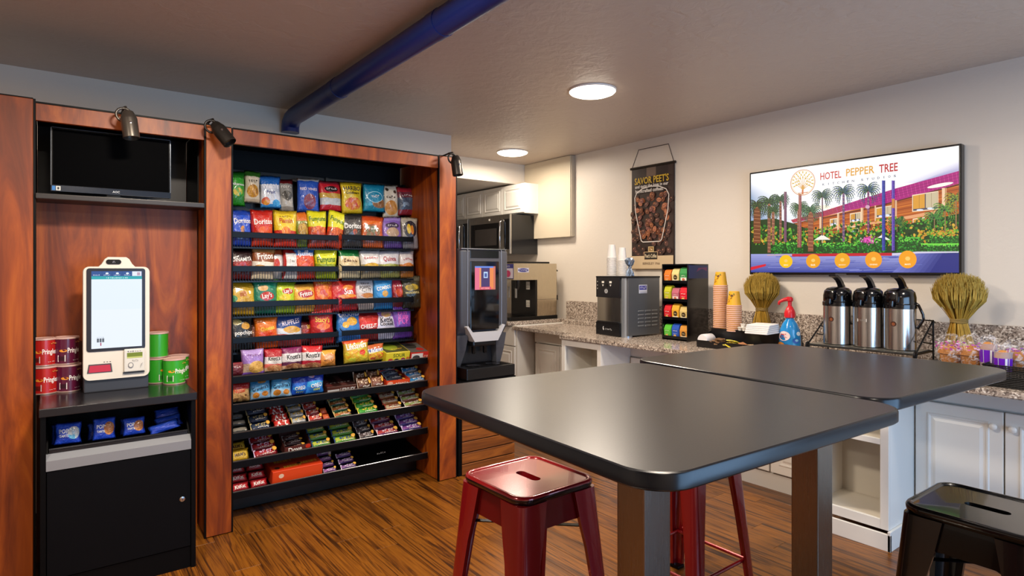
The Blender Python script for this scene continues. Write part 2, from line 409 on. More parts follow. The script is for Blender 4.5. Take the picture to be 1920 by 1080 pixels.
# three spotlights on the cabinet top
def spot(px, py, tilt, yawl, lb, dark):
    p = onY(px, py, 3.47)
    t = thing('spotlight', lb, 'spotlight', (p.x, 3.47, 2.203), group='spotlights on the cabinet top')
    met = M('spot_dark', '#3a3632', .35, .7) if dark else M('spot_grey', '#6d675f', .32, .8)
    obj('mount_arm', tube(B(), [(-.01, .1, .006), (-.01, .02, .012), (-.004, -.008, .012), (.0, -.02, -.02)], .006, 8), met, t, True)
    obj('yoke_ring', tube(B(), [(.032*math.cos(a)-.012, -.02, .032*math.sin(a)-.03) for a in [2*PI*i/16 for i in range(16)]], .006, 6, True), met, t, True)
    h = obj('lamp_head', lathe(B(), [(0, .012), (.022, .01), (.027, 0), (.03, -.012), (.034, -.02), (.036, -.03), (.036, -.12), (.033, -.122), (.031, -.1)], 20), met, t, 'auto', loc=(.004, -.035, -.025), rot=(math.radians(tilt), math.radians(yawl), 0))
    obj('lens', lathe(B(), [(0, -.108), (.031, -.106)], 20), M('spot_lens', '#1c1b1c', .2), h)
    obj('knob', lathe(B(), [(0, -.04), (.006, -.039), (.006, -.034)], 10, (0, 0, -.055), 'Y'), CHROME, h)
spot(237, 243, -8, -6, 'grey cylinder spotlight hanging in front of the wall monitor', False)
spot(400, 250, -25, -32, 'dark spotlight tilted right at top of the middle wooden pillar', True)
spot(848, 310, -8, -4, 'black spotlight at top of the right wooden pillar', True)

# ================================================================== monitor
ym = 3.62; a = onY(95, 237, ym); d = onY(320, 372, ym); a2 = onY(95, 358, ym)
mw = d.x-a.x; zt = a.z; zb = a2.z
mo = thing('monitor', 'flat black computer monitor with dark screen on the upper wall shelf', 'monitor', ((a.x+d.x)/2, ym, 1.778))
z0 = zb-1.778; z1 = zt-1.778
obj('housing', bx(-mw/2, 0, z0, mw/2, .035, z1, bev=.006), M('monitor_black', '#050506', .25, spec=.2), mo)
obj('screen', bx(-mw/2+.008, -.0015, z0+.032, mw/2-.008, .001, z1-.008), M('screen_off', '#010102', .5, spec=.02), mo)
b = B()
for q in ((-mw/2, -.002, z1-.003, mw/2, .004, z1), (-mw/2, -.002, z0, -mw/2+.003, .004, z1), (mw/2-.003, -.002, z0, mw/2, .004, z1)): box(b, *q)
obj('bezel_line', b, M('bezel_silver', '#6a7078', .25, .8), mo)
obj('chin', bx(-mw/2, -.004, z0, mw/2, .0, z0+.03, bev=.001), M('chin_gloss', '#1d2a3a', .1, spec=.8), mo)
obj('stand_neck', bx(-.03, .012, .008, .03, .03, z0+.02, bev=.004), BLACKM, mo)
obj('stand_foot', lathe(B(), [(0, 0), (.1, 0), (.1, .006), (.03, .012), (0, .012)], 28, (0, .02, 0)), BLACKM, mo, 'auto')
c = Canvas(mw, .03); c.text('AOC', .52, .5, .06, '#d0d4d8'); c.build('maker_print', INK, mapXZ(-mw/2, z0, mw, .03, -.0042), mo); c = Canvas(mw, .03); c.rect(.01, .15, .035, .85, '#2a78c0'); c.rect(.04, .15, .075, .85, '#d8d8d0'); c.rect(.05, .3, .065, .7, '#303030')
c.build('energy_sticker', INK, mapXZ(-mw/2, z0, mw, .03, -.0042), mo)

# ================================================================== kiosk cabinet with open bin
kc = thing('kiosk_cabinet', 'black laminate base cabinet with grey band and locking door under the kiosk', 'cabinet', (.26, 3.227, 0))
X0, X1, D = -.295, .295, .485
ZT = .838
obj('top_board', bx(X0-.004, -.01, ZT-.036, X1+.004, D, ZT, bev=.003), M('cabinet_top_black', '#1b1a1e', .22), kc)
for s, x in ((-1, X0), (1, X1-.02)): obj('side_panel', bx(x, 0, 0, x+.02, D, ZT-.036, bev=.001, seg=1), BLACK, kc)
obj('back_board', bx(X0+.02, D-.015, 0, X1-.02, D-.001, ZT-.037), BLACK, kc)
dr = obj('door', bx(X0+.022, .004, .105, X1-.022, .024, .567, bev=.0015, seg=1), M('door_black', '#040508', .45, spec=.14), kc)
lk = obj('door_lock', lathe(B(), [(0, -.004), (.006, -.004), (.012, -.002), (.013, .004)], 18, (0, 0, 0), 'Y'), CHROME, dr, 'auto')
lp = onY(342, 936, 3.227); lk.location = (lp.x-.26, .003, lp.z)
obj('lock_slot', bx(-.0012, -.0046, -.005, .0012, -.0038, .005), BLACKM, dr, loc=lk.location)
obj('kick_board', bx(X0+.02, .012, 0, X1-.02, .03, .1), BLACK, kc)
b = B(); prism(b, [(0, .569), (0, .612), (.03, .635), (.045, .635), (.045, .569)], X0+.02, X1-.02, 'YZ')
obj('grey_band', b, M('grey_band', '#8d9097', .34, .35), kc)
b = B(); box(b, X0+.02, .045, .60, X1-.02, D-.02, .612)
for x in (X0+.021, X1-.027): prism(b, [(.03, .637), (.05, .612), (.3, .612), (.3, .79), (.2, .79)], x, x+.006, 'YZ')
obj('bin_floor', b, BLACK, kc)
b = B(); tube(b, [(X0+.03, .036, .652), (X1-.03, .036, .652)], .005, 8); box(b, X0+.03, .034, .636, X1-.03, .038, .65)
obj('bin_rim', b, M('rim_black', '#2a2a2e', .2, .4), kc, 'auto')

# ================================================================== generic wrappers
def bag_surf(w, h, d, seed, top=.06):
    def f(u, v, side=-1):
        q = max(0, min(1, (v-.05)/(.9)))
        e = max(0, 1-abs(2*u-1)**2.6)**.62; g = max(0, math.sin(PI*q))**.5
        bul = d*.56*e*g
        cr = d*.10*e*g*(math.sin(9*u+7*v+seed)+math.sin(17*u*v+3*seed)+.6*math.sin(23*v-11*u+seed*2))
        x = (u-.5)*w*(1-.09*math.sin(PI*v)+.025*math.sin(9*v+seed))
        sag = .02*h*math.sin(2*PI*u+seed)*max(0, v-.8)*5
        return (x, side*(bul+cr*.5)+d*.03*math.sin(20*u+seed)*(1-g), v*h+sag*.5)
    return f
def bag_mesh(w, h, d, seed, nu=12, nv=14):
    f = bag_surf(w, h, d, seed); me = bpy.data.meshes.new('bag'); V = []; idx = {}; UV = {}
    for j in range(nv+1):
        for i in range(nu+1):
            for s in (-1, 1):
                if s == 1 and (i in (0, nu) or j in (0, nv)): idx[i, j, s] = idx[i, j, -1]; continue
                idx[i, j, s] = len(V); V.append(f(i/nu, j/nv, s))
    F = []; U = []
    for j in range(nv):
        for i in range(nu):
            q = [(i, j), (i+1, j), (i+1, j+1), (i, j+1)]
            F.append([idx[a, b_, -1] for a, b_ in q]); U += [(a/nu, b_/nv) for a, b_ in q]
            q = q[::-1]; F.append([idx[a, b_, 1] for a, b_ in q]); U += [(a/nu, b_/nv) for a, b_ in q]
    me.from_pydata(V, [], F); uv = me.uv_layers.new(name='UVMap'); uv.data.foreach_set('uv', [c for p in U for c in p])
    return me, f
def make_bag(name, cat, label, group, loc, w, h, d, bands, blobs=(), txt=(), rot=(0, 0, 0), scr=(), metal=0, wob=.03):
    seed = random.uniform(0, 6.28); me, f = bag_mesh(w, h, d, seed)
    o = obj(name, me, printed(bands, blobs, wob, metal=metal), None, True); tag(o, label, cat, group); o.location = loc; o.rotation_euler = rot
    c = Canvas(w, h)
    for t in txt: c.text(*t)
    for t in scr: c.scribble(*t)
    if c.items:
        def mp(u, v, e):
            x, y, z = f(min(1, max(0, u)), min(1, max(0, v))); return (x, y-.0012-e*3, z)
        c.build('lettering', INK, mp, o)
    return o
def bar_mesh(w, h, t):
    me, f = bag_mesh(h, w, t, 1.3, 4, 8)      # long axis up, then turned
    return me, f
# ================================================================== snack rack
YR = 3.755; YL = 3.66
XL0, XM, XR1 = .80, 1.477, 2.07
def zof(px, py, Y): return onY(px, py, Y).z
RZ = {'B': (zof(450, 440, YR), zof(720, 447, YR)), 'C': (zof(520, 504, YR), zof(720, 503.5, YR)),
      'D': (zof(520, 569, YR), zof(720, 563, YR)), 'E': (zof(520, 634, YR), zof(720, 620, YR))}
LZ = {'F': (zof(434, 709, YL)+zof(803, 671, YL))/2, 'G': (zof(434, 760, YL)+zof(803, 715, YL))/2,
      'H': (zof(434, 815, YL)+zof(803, 758, YL))/2, 'I': (zof(434, 871, YL)+zof(803, 800, YL))/2,
      'J': (zof(434, 928, YL)+zof(803, 847, YL))/2}
rk = thing('snack_rack', 'black metal snack rack with wire baskets and sloped shelves between wooden pillars', 'display rack', (0, 0, 0))
RAIL = M('rack_rail', '#050506', .3, spec=.2)
obj('back_board', bx(XL0, 4.02, .06, XR1, 4.04, 2.05), BLACKM, rk)
b = B()
for x in (XL0, XM, XR1-.02): box(b, x, 4.0, .02, x+.02, 4.03, 2.05)
obj('upright', b, BLACKM, rk)
obj('base_deck', bx(XL0, 3.83, .004, XR1, 4.02, .11, bev=.004), BLACKM, rk)
def basket(x0, x1, z):
    s = obj('basket_shelf', bx(x0, YR+.01, z-.078, x1, 4.0, z-.07), BLACKM, rk)
    obj('front_rail', bx(x0, YR, z-.017, x1, YR+.006, z+.017, bev=.002), RAIL, s)
    b = B(); n = int((x1-x0)/.0155)
    for i in range(n+1):
        x = x0+.004+i*(x1-x0-.008)/n; box(b, x-.0011, YR+.001, z-.078, x+.0011, YR+.0035, z-.015)
    box(b, x0, YR-.001, z-.08, x1, YR+.004, z-.075)
    f = obj('wire_fence', b, M('wire_black', '#15161a', .3, .5), s); f['kind'] = 'stuff'
    b = B()
    for x in (x0, x1-.003):
        box(b, x, YR, z-.078, x+.003, 4.0, z-.07)
        tube(b, [(x+.0015, YR+.003, z+.015), (x+.0015, 3.99, z+.09)], .0025, 6); tube(b, [(x+.0015, YR+.003, z-.02), (x+.0015, 3.99, z-.02)], .002, 6)
    obj('side_wire', b, BLACKM, s)
for k, (zl, zr) in RZ.items():
    basket(XL0+.012, XM-.006, zl); basket(XM+.016, XR1-.06, zr)
def slshelf(z):
    b = B(); prism(b, [(YL, z-.034), (YL, z-.026), (4.0, z+.024), (4.0, z+.014)], XL0+.005, XR1-.005, 'YZ')
    s = obj('sloped_shelf', b, BLACKM, rk)
    obj('front_rail', bx(XL0+.005, YL-.006, z-.036, XR1-.005, YL, z+.004, bev=.002), RAIL, s)
    b = B(); tube(b, [(XL0+.005, YL-.004, z+.006), (XR1-.005, YL-.004, z+.006)], .0035, 6); obj('rail_edge', b, M('rail_edge_metal', '#6a6a6c', .25, .8), s)  # lighter grey metal tube along the top edge of the rail
for z in LZ.values(): slshelf(z)
def slope_z(z, y): return z-.026+(y-YL)*.147
b = B()
for px, py in ((618, 846), (738, 818)):
    p = onY(px, py, 3.69); box(b, p.x-.008, 3.69, p.z-.02, p.x+.008, 3.695, p.z+.02)
obj('divider_clip', b, M('clip_clear', '#8a8a8e', .2), rk)

NTH = ['first', 'second', 'third', 'fourth', 'fifth', 'sixth', 'seventh', 'eighth', 'ninth', 'tenth', 'eleventh']
ROWN = dict(A='top rack row', B='second rack row', C='third rack row', D='fourth rack row', E='fifth rack row', F='sixth rack row', G='seventh rack row')
SHELF = dict(F='sixth shelf', G='seventh shelf', H='eighth shelf', I='ninth shelf', J='bottom shelf')
cnt = {}
def bag(row, x0, x1, yt, yb, bands, desc, txt=(), blobs=(), scr=(), d=.05, dy=0, rz=0, rx=0, ry=0, name='snack_bag', metal=0, wob=.03):
    cnt[row] = cnt.get(row, 0)+1
    if row == 'A': Yf = 3.90
    elif row in 'BCDE': Yf = 3.775
    else: Yf = 3.685
    Yf += dy
    a = onY(x0, (yt+(yb or yt))/2, Yf); q = onY(x1, (yt+(yb or yt))/2, Yf); xc = (a.x+q.x)/2; wd = q.x-a.x
    if row == 'A': z0 = onY((x0+x1)/2, yb, Yf).z
    elif row in 'BCDE': z0 = RZ[row][0 if (x0+x1)/2 < 637 else 1]-.068
    else: z0 = slope_z(LZ[row], Yf)+.004
    if yb and row not in 'ABCDE': z0 = max(z0, onY((x0+x1)/2, yb, Yf).z)
    h = onY((x0+x1)/2, yt, Yf).z-z0
    lb = '%s, %s in %s' % (desc, NTH[cnt[row]-1], ROWN[row])
    return make_bag(name, 'snack bag', lb, ROWN[row], (xc, Yf+d/2, z0), wd*1.06, h, d, bands, blobs, txt, (math.radians(rx-4+random.uniform(-3, 2)), math.radians(ry+random.uniform(-3, 3)), math.radians(rz+random.uniform(-7, 7))), scr, metal, wob)
W_, K_ = '#f2f0ec', '#141414'
# --- A: hanging pouches
bag('A', 431, 461, 320, 386, [(0, '#1f7a1c'), (.3, '#2f9a2a'), (.8, '#1c6a1a')], 'green candy pouch half hidden by the pillar', [('Albanese', .52, .62, .8, W_)], [(.5, .4, .3, .12, '#e8c038', '#3aa63a', 9)])
bag('A', 460, 489, 319, 380, [(0, '#b8a890'), (.12, '#d8ccb4'), (.82, '#3e7a28')], 'cream pouch with green top and nut picture', blobs=[(.5, .36, .38, .2, '#d9a030', '#a06a20', 8)], scr=[(.5, .66, .6, .1, K_, 4)])
bag('A', 491, 529, 328, 390, [(0, '#3a8acc'), (.12, '#d6dbe4'), (.5, '#c9d2e0'), (.72, '#2566b8')], 'blue and white fruit snack pouch', [("Welch's", .5, .66, .82, '#f8f8ff', .05, 1.3), ('Fruit', .5, .48, .4, '#2a3a8a')], [(.25, .2, .2, .12, '#c83a3a', '#e09a2a', 7), (.75, .16, .18, .1, '#2a8ad0', '#50b0e8', 6)])
bag('A', 526, 554, 334, 397, [(0, '#8a8278'), (.15, '#b8b2a8'), (.45, '#8f8c86'), (.85, '#6a1a1c')], 'grey pouch with dark red top', blobs=[(.5, .48, .35, .15, '#5a564e', '#3a3630', 6)], scr=[(.5, .74, .7, .07, '#e8e4dc', 5)], dy=.03)
bag('A', 560, 600, 333, 399, [(0, '#1d3f94'), (.1, '#2a55b8'), (.92, '#c8c8c8')], 'blue licorice pouch with red window', [('RED VINES', .5, .68, .78, '#e8d8e0')], [(.55, .32, .28, .22, '#8a2a3a', '#6a2040', 5)])
bag('A', 602, 645, 338, 396, [(0, '#b01a28'), (.2, '#b8bcc0'), (.42, '#c8a040'), (.58, '#c02030'), (.9, '#8a2a38')], 'red trail mix pouch with clear window', blobs=[(.5, .72, .3, .1, '#2a1a1c', '#3a2224', 4)], scr=[(.5, .72, .42, .06, W_, 5)])
bag('A', 644, 683, 341, 401, [(0, '#c8a81e'), (.1, '#e0c224'), (.9, '#c8aa20')], 'yellow gummy candy pouch with dark lettering', [('HARIBO', .5, .8, .78, '#1e2430', 0, 1.2), ('Goldbears', .5, .66, .66, '#2a2418')], [(.5, .32, .38, .2, '#c83a28', '#e8a030', 8)])
bag('A', 684, 724, 344, 397, [(0, '#1c86a4'), (.2, '#2aa0bc'), (.3, '#1a86a8')], 'teal pouch with white ring', blobs=[(.7, .3, .34, .16, '#b08050', '#8a5a34', 8), (.5, .52, .36, .2, '#bfe6ee', '#bfe6ee', 3), (.5, .52, .33, .18, '#1a86a8', '#1c8aac', 3)], scr=[(.5, .54, .36, .1, W_, 4)], ry=1)
bag('A', 722, 751, 346, 408, [(0, '#cfc4b2'), (.3, '#d8ccb8')], 'cream cookie dough pouch with chocolate specks', blobs=[(.5, .3, .4, .22, '#c07828', '#e0a860', 7), (.3, .86, .1, .05, '#4a3428', '#3a2a20', 3), (.75, .78, .1, .05, '#4a3428', '#3a2a20', 3)], scr=[(.5, .62, .6, .09, '#2a211c', 4)], dy=.015)
bag('A', 750, 782, 350, 404, [(0, '#8a2430'), (.2, '#46546a'), (.62, '#6a2a38'), (.82, '#a02432')], 'navy and dark red pouch beside the right pillar', blobs=[(.4, .36, .22, .1, '#8aa0b8', '#3a4a60', 5)], scr=[(.5, .7, .6, .08, '#d8d4d0', 5)])
# --- B
bag('B', 433, 473, 393, 436, [(0, '#1a3aa0'), (.4, '#2352c8'), (.85, '#1b3c9e')], 'royal blue tortilla chip bag', [('Doritos', .55, .7, .82, W_, .06, 1.25)], [(.55, .46, .1, .1, '#e8a030', '#1a3aa0', 6)])
bag('B', 473, 516, 393, 436, [(0, '#b83016'), (.42, '#c8281c'), (.85, '#b02018')], 'bright red tortilla chip bag', [('Doritos', .5, .68, .82, W_, .06, 1.25)], [(.6, .44, .36, .12, '#e0642a', '#d8401c', 7)])
bag('B', 516, 559, 394, 436, [(0, '#c03020'), (.45, '#e0c42a'), (.9, '#b89a20')], 'yellow bag with red lettering', [('Flamin', .5, .72, .55, '#b02a20', 0, 1.3)], [(.5, .42, .2, .14, '#e89020', '#c0341c', 6)], scr=[(.5, .84, .5, .04, '#7a5a14', 5)])
bag('B', 557, 582, 397, 437, [(0, '#6a7a28'), (.5, '#7a8a30'), (.75, '#d06a20')], 'narrow orange and green snack bag', blobs=[(.5, .5, .4, .2, '#c8a030', '#7a4a1c', 6)], scr=[(.5, .7, .7, .08, '#e0d0a0', 4)], dy=.02)
bag('B', 581, 616, 394, 437, [(0, '#b03414'), (.46, '#d24a1a'), (.56, '#d6d020')], 'lime yellow onion ring bag with flame base', [('Funyuns', .5, .76, .84, '#3a6a18', .05, 1.3)], [(.5, .48, .42, .1, '#e06a20', '#8a2410', 6)])
bag('B', 610, 643, 394, 438, [(0, '#a83014'), (.42, '#d8481a'), (.54, '#d8d424')], 'tilted lime yellow onion ring bag with flame base', [('Funyuns', .5, .74, .84, '#3a6a18', -.2, 1.3)], [(.5, .46, .42, .1, '#e06a20', '#8a2410', 6)], dy=-.006, ry=10)
bag('B', 645, 682, 402, 441, [(0, '#3c3836'), (.6, '#4a4644'), (.85, '#2c2a2a')], 'charcoal tortilla chip bag', [('Doritos', .52, .66, .86, W_, 0, 1.25)], [(.6, .48, .12, .08, '#c05020', '#4a4644', 6)])
bag('B', 680, 721, 404, 442, [(0, '#c85a20'), (.72, '#e06a1c'), (.84, '#c8481a')], 'orange snack bag with green centre', blobs=[(.5, .52, .34, .22, '#4a6a4a', '#b04a20', 6)], scr=[(.5, .58, .4, .06, W_, 4)])
bag('B', 721, 757, 406, 443, [(0, '#6a4a9a'), (.3, '#8a68bc'), (.88, '#a088cc')], 'violet snack bag with dark label', blobs=[(.5, .72, .34, .1, '#3a2a4a', '#4a3458', 4), (.5, .5, .32, .16, '#c8a888', '#a88868', 6)], scr=[(.5, .72, .45, .05, W_, 5)])
bag('B', 757, 787, 407, 444, [(0, '#8a8688'), (.4, '#a8a294'), (.9, '#b8ae98')], 'grey snack bag with chili peppers on a black disk', blobs=[(.5, .62, .4, .26, '#22202c', '#2c2838', 4), (.4, .64, .12, .16, '#e0c030', '#d8a828', 4), (.6, .6, .11, .14, '#d8602a', '#e0b030', 4)])
# --- C
bag('C', 432, 476, 468, 498, [(0, '#5a1414'), (.35, '#8a1a1a'), (.65, '#2a1414')], 'dark red rolled chip bag', [('DINAMITA', .5, .68, .84, W_, .06, 1.3)], [(.5, .44, .34, .16, '#c0301c', '#701414', 6)])
bag('C', 472, 516, 464, 498, [(0, '#d8c8a8'), (.42, '#e8e0d0'), (.56, '#8a4a24'), (.85, '#a87c48')], 'white and brown corn chip bag', [('Fritos', .55, .74, .7, W_, .1, 1.2)], [(.35, .36, .3, .1, '#d8a030', '#c07818', 6)], dy=-.004)
bag('C', 505, 535, 466, 498, [(0, '#c8c0b8'), (.3, '#e0dcd8'), (.8, '#b85028')], 'small white bag with red pepper pictures', blobs=[(.4, .5, .3, .2, '#c02a1c', '#d85028', 6)], dy=.03)
bag('C', 532, 562, 466, 499, [(0, '#c4c0bc'), (.3, '#e4e2e0'), (.85, '#b02424')], 'white bag with red side stripes', blobs=[(.06, .5, .1, .5, '#c0241c', '#b02020', 4), (.95, .5, .1, .5, '#c0241c', '#b02020', 4)], scr=[(.55, .6, .4, .1, '#888888', 4)], dy=.004)
bag('C', 556, 594, 464, 499, [(0, '#a82a14'), (.3, '#d84a1c'), (.7, '#d03a1a'), (.76, '#3a78c8')], 'red ridged chip bag with blue top', [('Ruffles', .56, .82, .74, '#f4f4ff', -.06, 1.3)], [(.5, .5, .42, .16, '#e8602a', '#b02a14', 7)], rz=-4)
bag('C', 592, 633, 466, 499, [(0, '#8a9a1a'), (.5, '#c8cc20'), (.7, '#dce02c')], 'lemon yellow onion ring bag', [('Funyuns', .5, .62, .8, '#3a6a18', .06, 1.4)])
bag('C', 637, 680, 466, 498, [(0, '#d8c8a0'), (.6, '#dccca8'), (.74, '#1c7a3a')], 'cream popcorn bag with green top', blobs=[(.5, .56, .4, .18, '#d8c49a', '#c4ac7c', 5)], scr=[(.48, .6, .6, .12, '#5a3420', 5)])
bag('C', 680, 718, 468, 499, [(0, '#a89a78'), (.5, '#e0dedc'), (.9, '#c8c4c4')], 'white bag with red lettering and golden base', blobs=[(.5, .44, .36, .1, '#d8b030', '#b88a28', 8)], scr=[(.5, .72, .7, .08, '#b02438', 6)])
bag('C', 714, 753, 469, 499, [(0, '#9a9a50'), (.5, '#e2e0e2'), (.9, '#c4c0c8')], 'white bag with crimson lettering and olive base', [('Quinoa', .5, .68, .6, '#a82034', 0, 1.4)], [(.5, .42, .36, .1, '#b8b850', '#8a8a30', 7)], dy=-.003)
bag('C', 752, 780, 470, 499, [(0, '#c07830'), (.5, '#d8d0cc'), (.9, '#c8c0c0')], 'white bag with orange base near right pillar', blobs=[(.5, .44, .36, .12, '#e08a30', '#c86a20', 6)], scr=[(.5, .7, .6, .09, '#b03040', 5)])
# --- D
bag('D', 431, 480, 528, 564, [(0, '#b08a1c'), (.4, '#caa226'), (.75, '#b8961c')], 'mustard yellow potato chip bag', blobs=[(.5, .62, .14, .1, '#a83028', '#d8c048', 4), (.55, .44, .3, .12, '#d8b040', '#c09028', 6), (.12, .48, .16, .1, '#2a7a5a', '#2a8a4a', 5)])
bag('D', 474, 521, 523, 564, [(0, '#145a4a'), (.4, '#1c7a60'), (.78, '#148a6a'), (.9, '#4a8a28')], 'sea green potato chip bag', [("Lay's", .56, .52, .4, W_, .2, 1.2)], [(.56, .52, .28, .12, '#b82a20', '#c03024', 3), (.4, .74, .2, .08, '#d8b070', '#c89a50', 5)])
bag('D', 517, 556, 527, 564, [(0, '#7a9a20'), (.4, '#a8c828'), (.7, '#c8d83a'), (.86, '#8ab020')], 'lime green potato chip bag', [("Lay's", .58, .68, .4, W_, .2, 1.2)], [(.58, .68, .28, .09, '#b83028', '#c03a28', 3), (.45, .5, .3, .1, '#e0c030', '#c8d030', 5)], dy=-.004)
bag('D', 554, 596, 531, 564, [(0, '#c89030'), (.4, '#e0a83c'), (.85, '#c08a34')], 'golden orange corn chip bag', [('Fritos', .52, .64, .56, W_, .16, 1.1)], [(.52, .64, .36, .13, '#a82430', '#b02a30', 3)], rz=3)
bag('D', 590, 628, 520, 564, [(0, '#b83414'), (.4, '#d44a1c'), (.78, '#c8541c'), (.88, '#8a2a14')], 'red orange popcorn snack bag', blobs=[(.5, .58, .4, .22, '#e88a3a', '#c83a18', 8)], scr=[(.5, .84, .6, .07, '#e0c030', 5)], dy=.006)
bag('D', 624, 674, 522, 560, [(0, '#a8141c'), (.4, '#c01a20'), (.8, '#c42a20')], 'glossy red multigrain chip bag', [('Sun', .64, .6, .36, W_, 0, 1.1)], [(.64, .72, .22, .07, '#e08a28', '#d86020', 4), (.6, .46, .36, .06, '#d87a2c', '#e8a040', 6)], dy=-.004)
bag('D', 668, 706, 521, 561, [(0, '#b8a8a0'), (.44, '#c4b8b4'), (.54, '#dcdadc')], 'white popped chip bag with dark lettering', [('POPPED', .5, .7, .6, '#4a4448', 0, 1.3)], [(.6, .46, .36, .07, '#b8783a', '#a86428', 6)], scr=[(.5, .82, .44, .06, '#5a5258', 4), (.5, .6, .5, .06, '#3a3438', 5)], dy=.008)
bag('D', 704, 739, 520, 561, [(0, '#1f78b8'), (.4, '#2a8ad0'), (.64, '#3a9ee0')], 'sky blue pretzel bag with white slanted lettering', [('COMBOS', .5, .68, .76, W_, .18, 1.3)], [(.55, .5, .16, .09, '#d8a850', '#c08a3a', 4)])
bag('D', 736, 762, 520, 561, [(0, '#8a1a20'), (.5, '#a8202c'), (.7, '#c8344a')], 'narrow crimson snack bag', blobs=[(.5, .52, .3, .12, '#d8402c', '#e06a30', 5)], scr=[(.5, .74, .6, .09, W_, 4)], dy=.012)
bag('D', 758, 793, 518, 561, [(0, '#2a2a1c'), (.45, '#3a3820'), (.85, '#5a5a48')], 'black and olive nut bag by right pillar', [('WONDERFUL', .5, .5, .7, '#e8d890', 0, 1.2)], [(.5, .66, .34, .1, '#d8b838', '#8a7a28', 7)], dy=-.004)
# --- E
bag('E', 431, 478, 592, 632, [(0, '#1e1f20'), (.4, '#26282a'), (.85, '#3a4034')], 'black popped chip bag with potato pictures', [('popchips', .56, .5, .74, W_, .02, 1.1)], [(.66, .7, .18, .1, '#d8a038', '#c08a28', 4), (.3, .82, .2, .08, '#c8b070', '#6a8a38', 5)])
bag('E', 470, 486, 598, 631, [(0, '#6a3020'), (.5, '#7a3a24'), (.8, '#4a2a1c')], 'narrow brown bag squeezed between black and orange bags', scr=[(.5, .6, .7, .14, '#d8a878', 3)], dy=.03)
bag('E', 481, 524, 594, 632, [(0, '#c04a14'), (.42, '#d8601c'), (.6, '#e0741c')], 'vivid orange cheese puff bag', [('Cheetos', .54, .64, .62, '#f0d040', .14, 1.3)], [(.5, .47, .36, .05, '#c83014', '#d84a18', 5)], rz=-3)
bag('E', 516, 568, 588, 632, [(0, '#a83a38'), (.38, '#c8d0dc'), (.56, '#24488e'), (.9, '#1a3a78')], 'navy blue ridged chip bag with white base', [('RUFFLES', .56, .74, .66, '#e8dcea', .2, 1.3)], [(.6, .52, .32, .1, '#d8a848', '#c48e30', 5)], dy=.012)
bag('E', 562, 592, 600, 628, [(0, '#5a1414'), (.5, '#7a1a18'), (.9, '#3a0e10')], 'dark maroon bag set back behind its neighbours', [('3D', .6, .72, .34, '#d8b040', 0, 1.1)], [(.5, .56, .36, .1, '#b02a1c', '#7a1a14', 6)], dy=.04)  # dark red wrapper, standing further back than the bags beside it
bag('E', 585, 629, 577, 628, [(0, '#a81a1c'), (.5, '#c02024'), (.8, '#b81c24')], 'tall scarlet pita chip bag', [("Stacy's", .52, .66, .62, '#e8c048', -.1, 1.2)], [(.55, .5, .3, .09, '#d8602a', '#e08838', 6)], dy=-.004)
bag('E', 634, 680, 581, 621, [(0, '#2a6ab4'), (.4, '#2f78c0'), (.8, '#2a5aa4')], 'blue cracker bag with yellow crackers', [('GROOVES', .5, .86, .82, W_, .08, 1.3)], [(.6, .64, .22, .13, '#e0aa30', '#d09a28', 3), (.34, .54, .14, .1, '#e0aa38', '#d8a030', 3)])
bag('E', 670, 715, 584, 621, [(0, '#8a1c20'), (.42, '#a82024'), (.5, '#d02a24'), (.85, '#7a1418')], 'red cracker bag', [('CHEEZ-IT', .5, .5, .7, W_, .05, 1.25)], [(.45, .72, .44, .08, '#e0402c', '#c82a20', 6)], dy=.01)
bag('E', 703, 746, 577, 621, [(0, '#c8c4d4'), (.44, '#d8d4dc'), (.72, '#8a60a8')], 'lilac and white kettle chip bag', [('Kettle', .55, .62, .54, '#2a2030', 0, 1.2), ('Cooked', .55, .5, .56, '#2a2030', 0, 1.2)], [(.55, .8, .22, .1, '#d8a858', '#c88ca0', 5)], dy=.004)
bag('E', 740, 777, 573, 621, [(0, '#6a3aa0'), (.4, '#7a48b0'), (.85, '#5a3094')], 'purple popcorn bag with pink lettering', [('PAW', .5, .78, .5, '#e868c8', 0, 1.2), ('POP', .5, .54, .55, '#e868c8', 0, 1.3)], [(.5, .66, .3, .05, '#d060b8', '#7a48b0', 5)], dy=-.002)
# --- F
bag('F', 432, 460, 680, 706, [(0, '#5a1420'), (.5, '#701c28'), (.9, '#8a3038')], 'low dark red packet in the left corner', scr=[(.5, .7, .5, .16, '#c8b0b0', 3)], d=.03)
bag('F', 455, 498, 656, 704, [(0, '#7a50a8'), (.12, '#b8a088'), (.45, '#9a78c4'), (.8, '#b094d4')], 'lilac cookie bag', blobs=[(.62, .3, .36, .24, '#d8b060', '#b88a40', 6)], scr=[(.55, .78, .6, .07, '#6a2a6a', 6)], dy=-.008)
bag('F', 497, 531, 655, 699, [(0, '#c8a888'), (.2, '#d0685c'), (.36, '#d4d2d0'), (.66, '#a81c28')], 'crimson berry cookie bag', [("Knott's", .52, .6, .66, K_, .04, 1.3)], [(.55, .16, .4, .16, '#d8a878', '#a86a40', 6)])
bag('F', 530, 569, 652, 694, [(0, '#c4a080'), (.2, '#5a2a4a'), (.36, '#d4d2d4'), (.74, '#7a2458')], 'plum berry cookie bag', [("Knott's", .52, .6, .66, K_, .04, 1.3)], [(.55, .14, .42, .15, '#d0a070', '#8a5038', 6)], dy=-.003)
bag('F', 567, 605, 649, 692, [(0, '#b89070'), (.2, '#a82034'), (.36, '#d6d4d4'), (.72, '#c02028')], 'cherry red berry cookie bag', [("Knott's", .52, .6, .66, K_, .04, 1.3)], [(.55, .14, .42, .14, '#c89868', '#8a4a38', 6)])
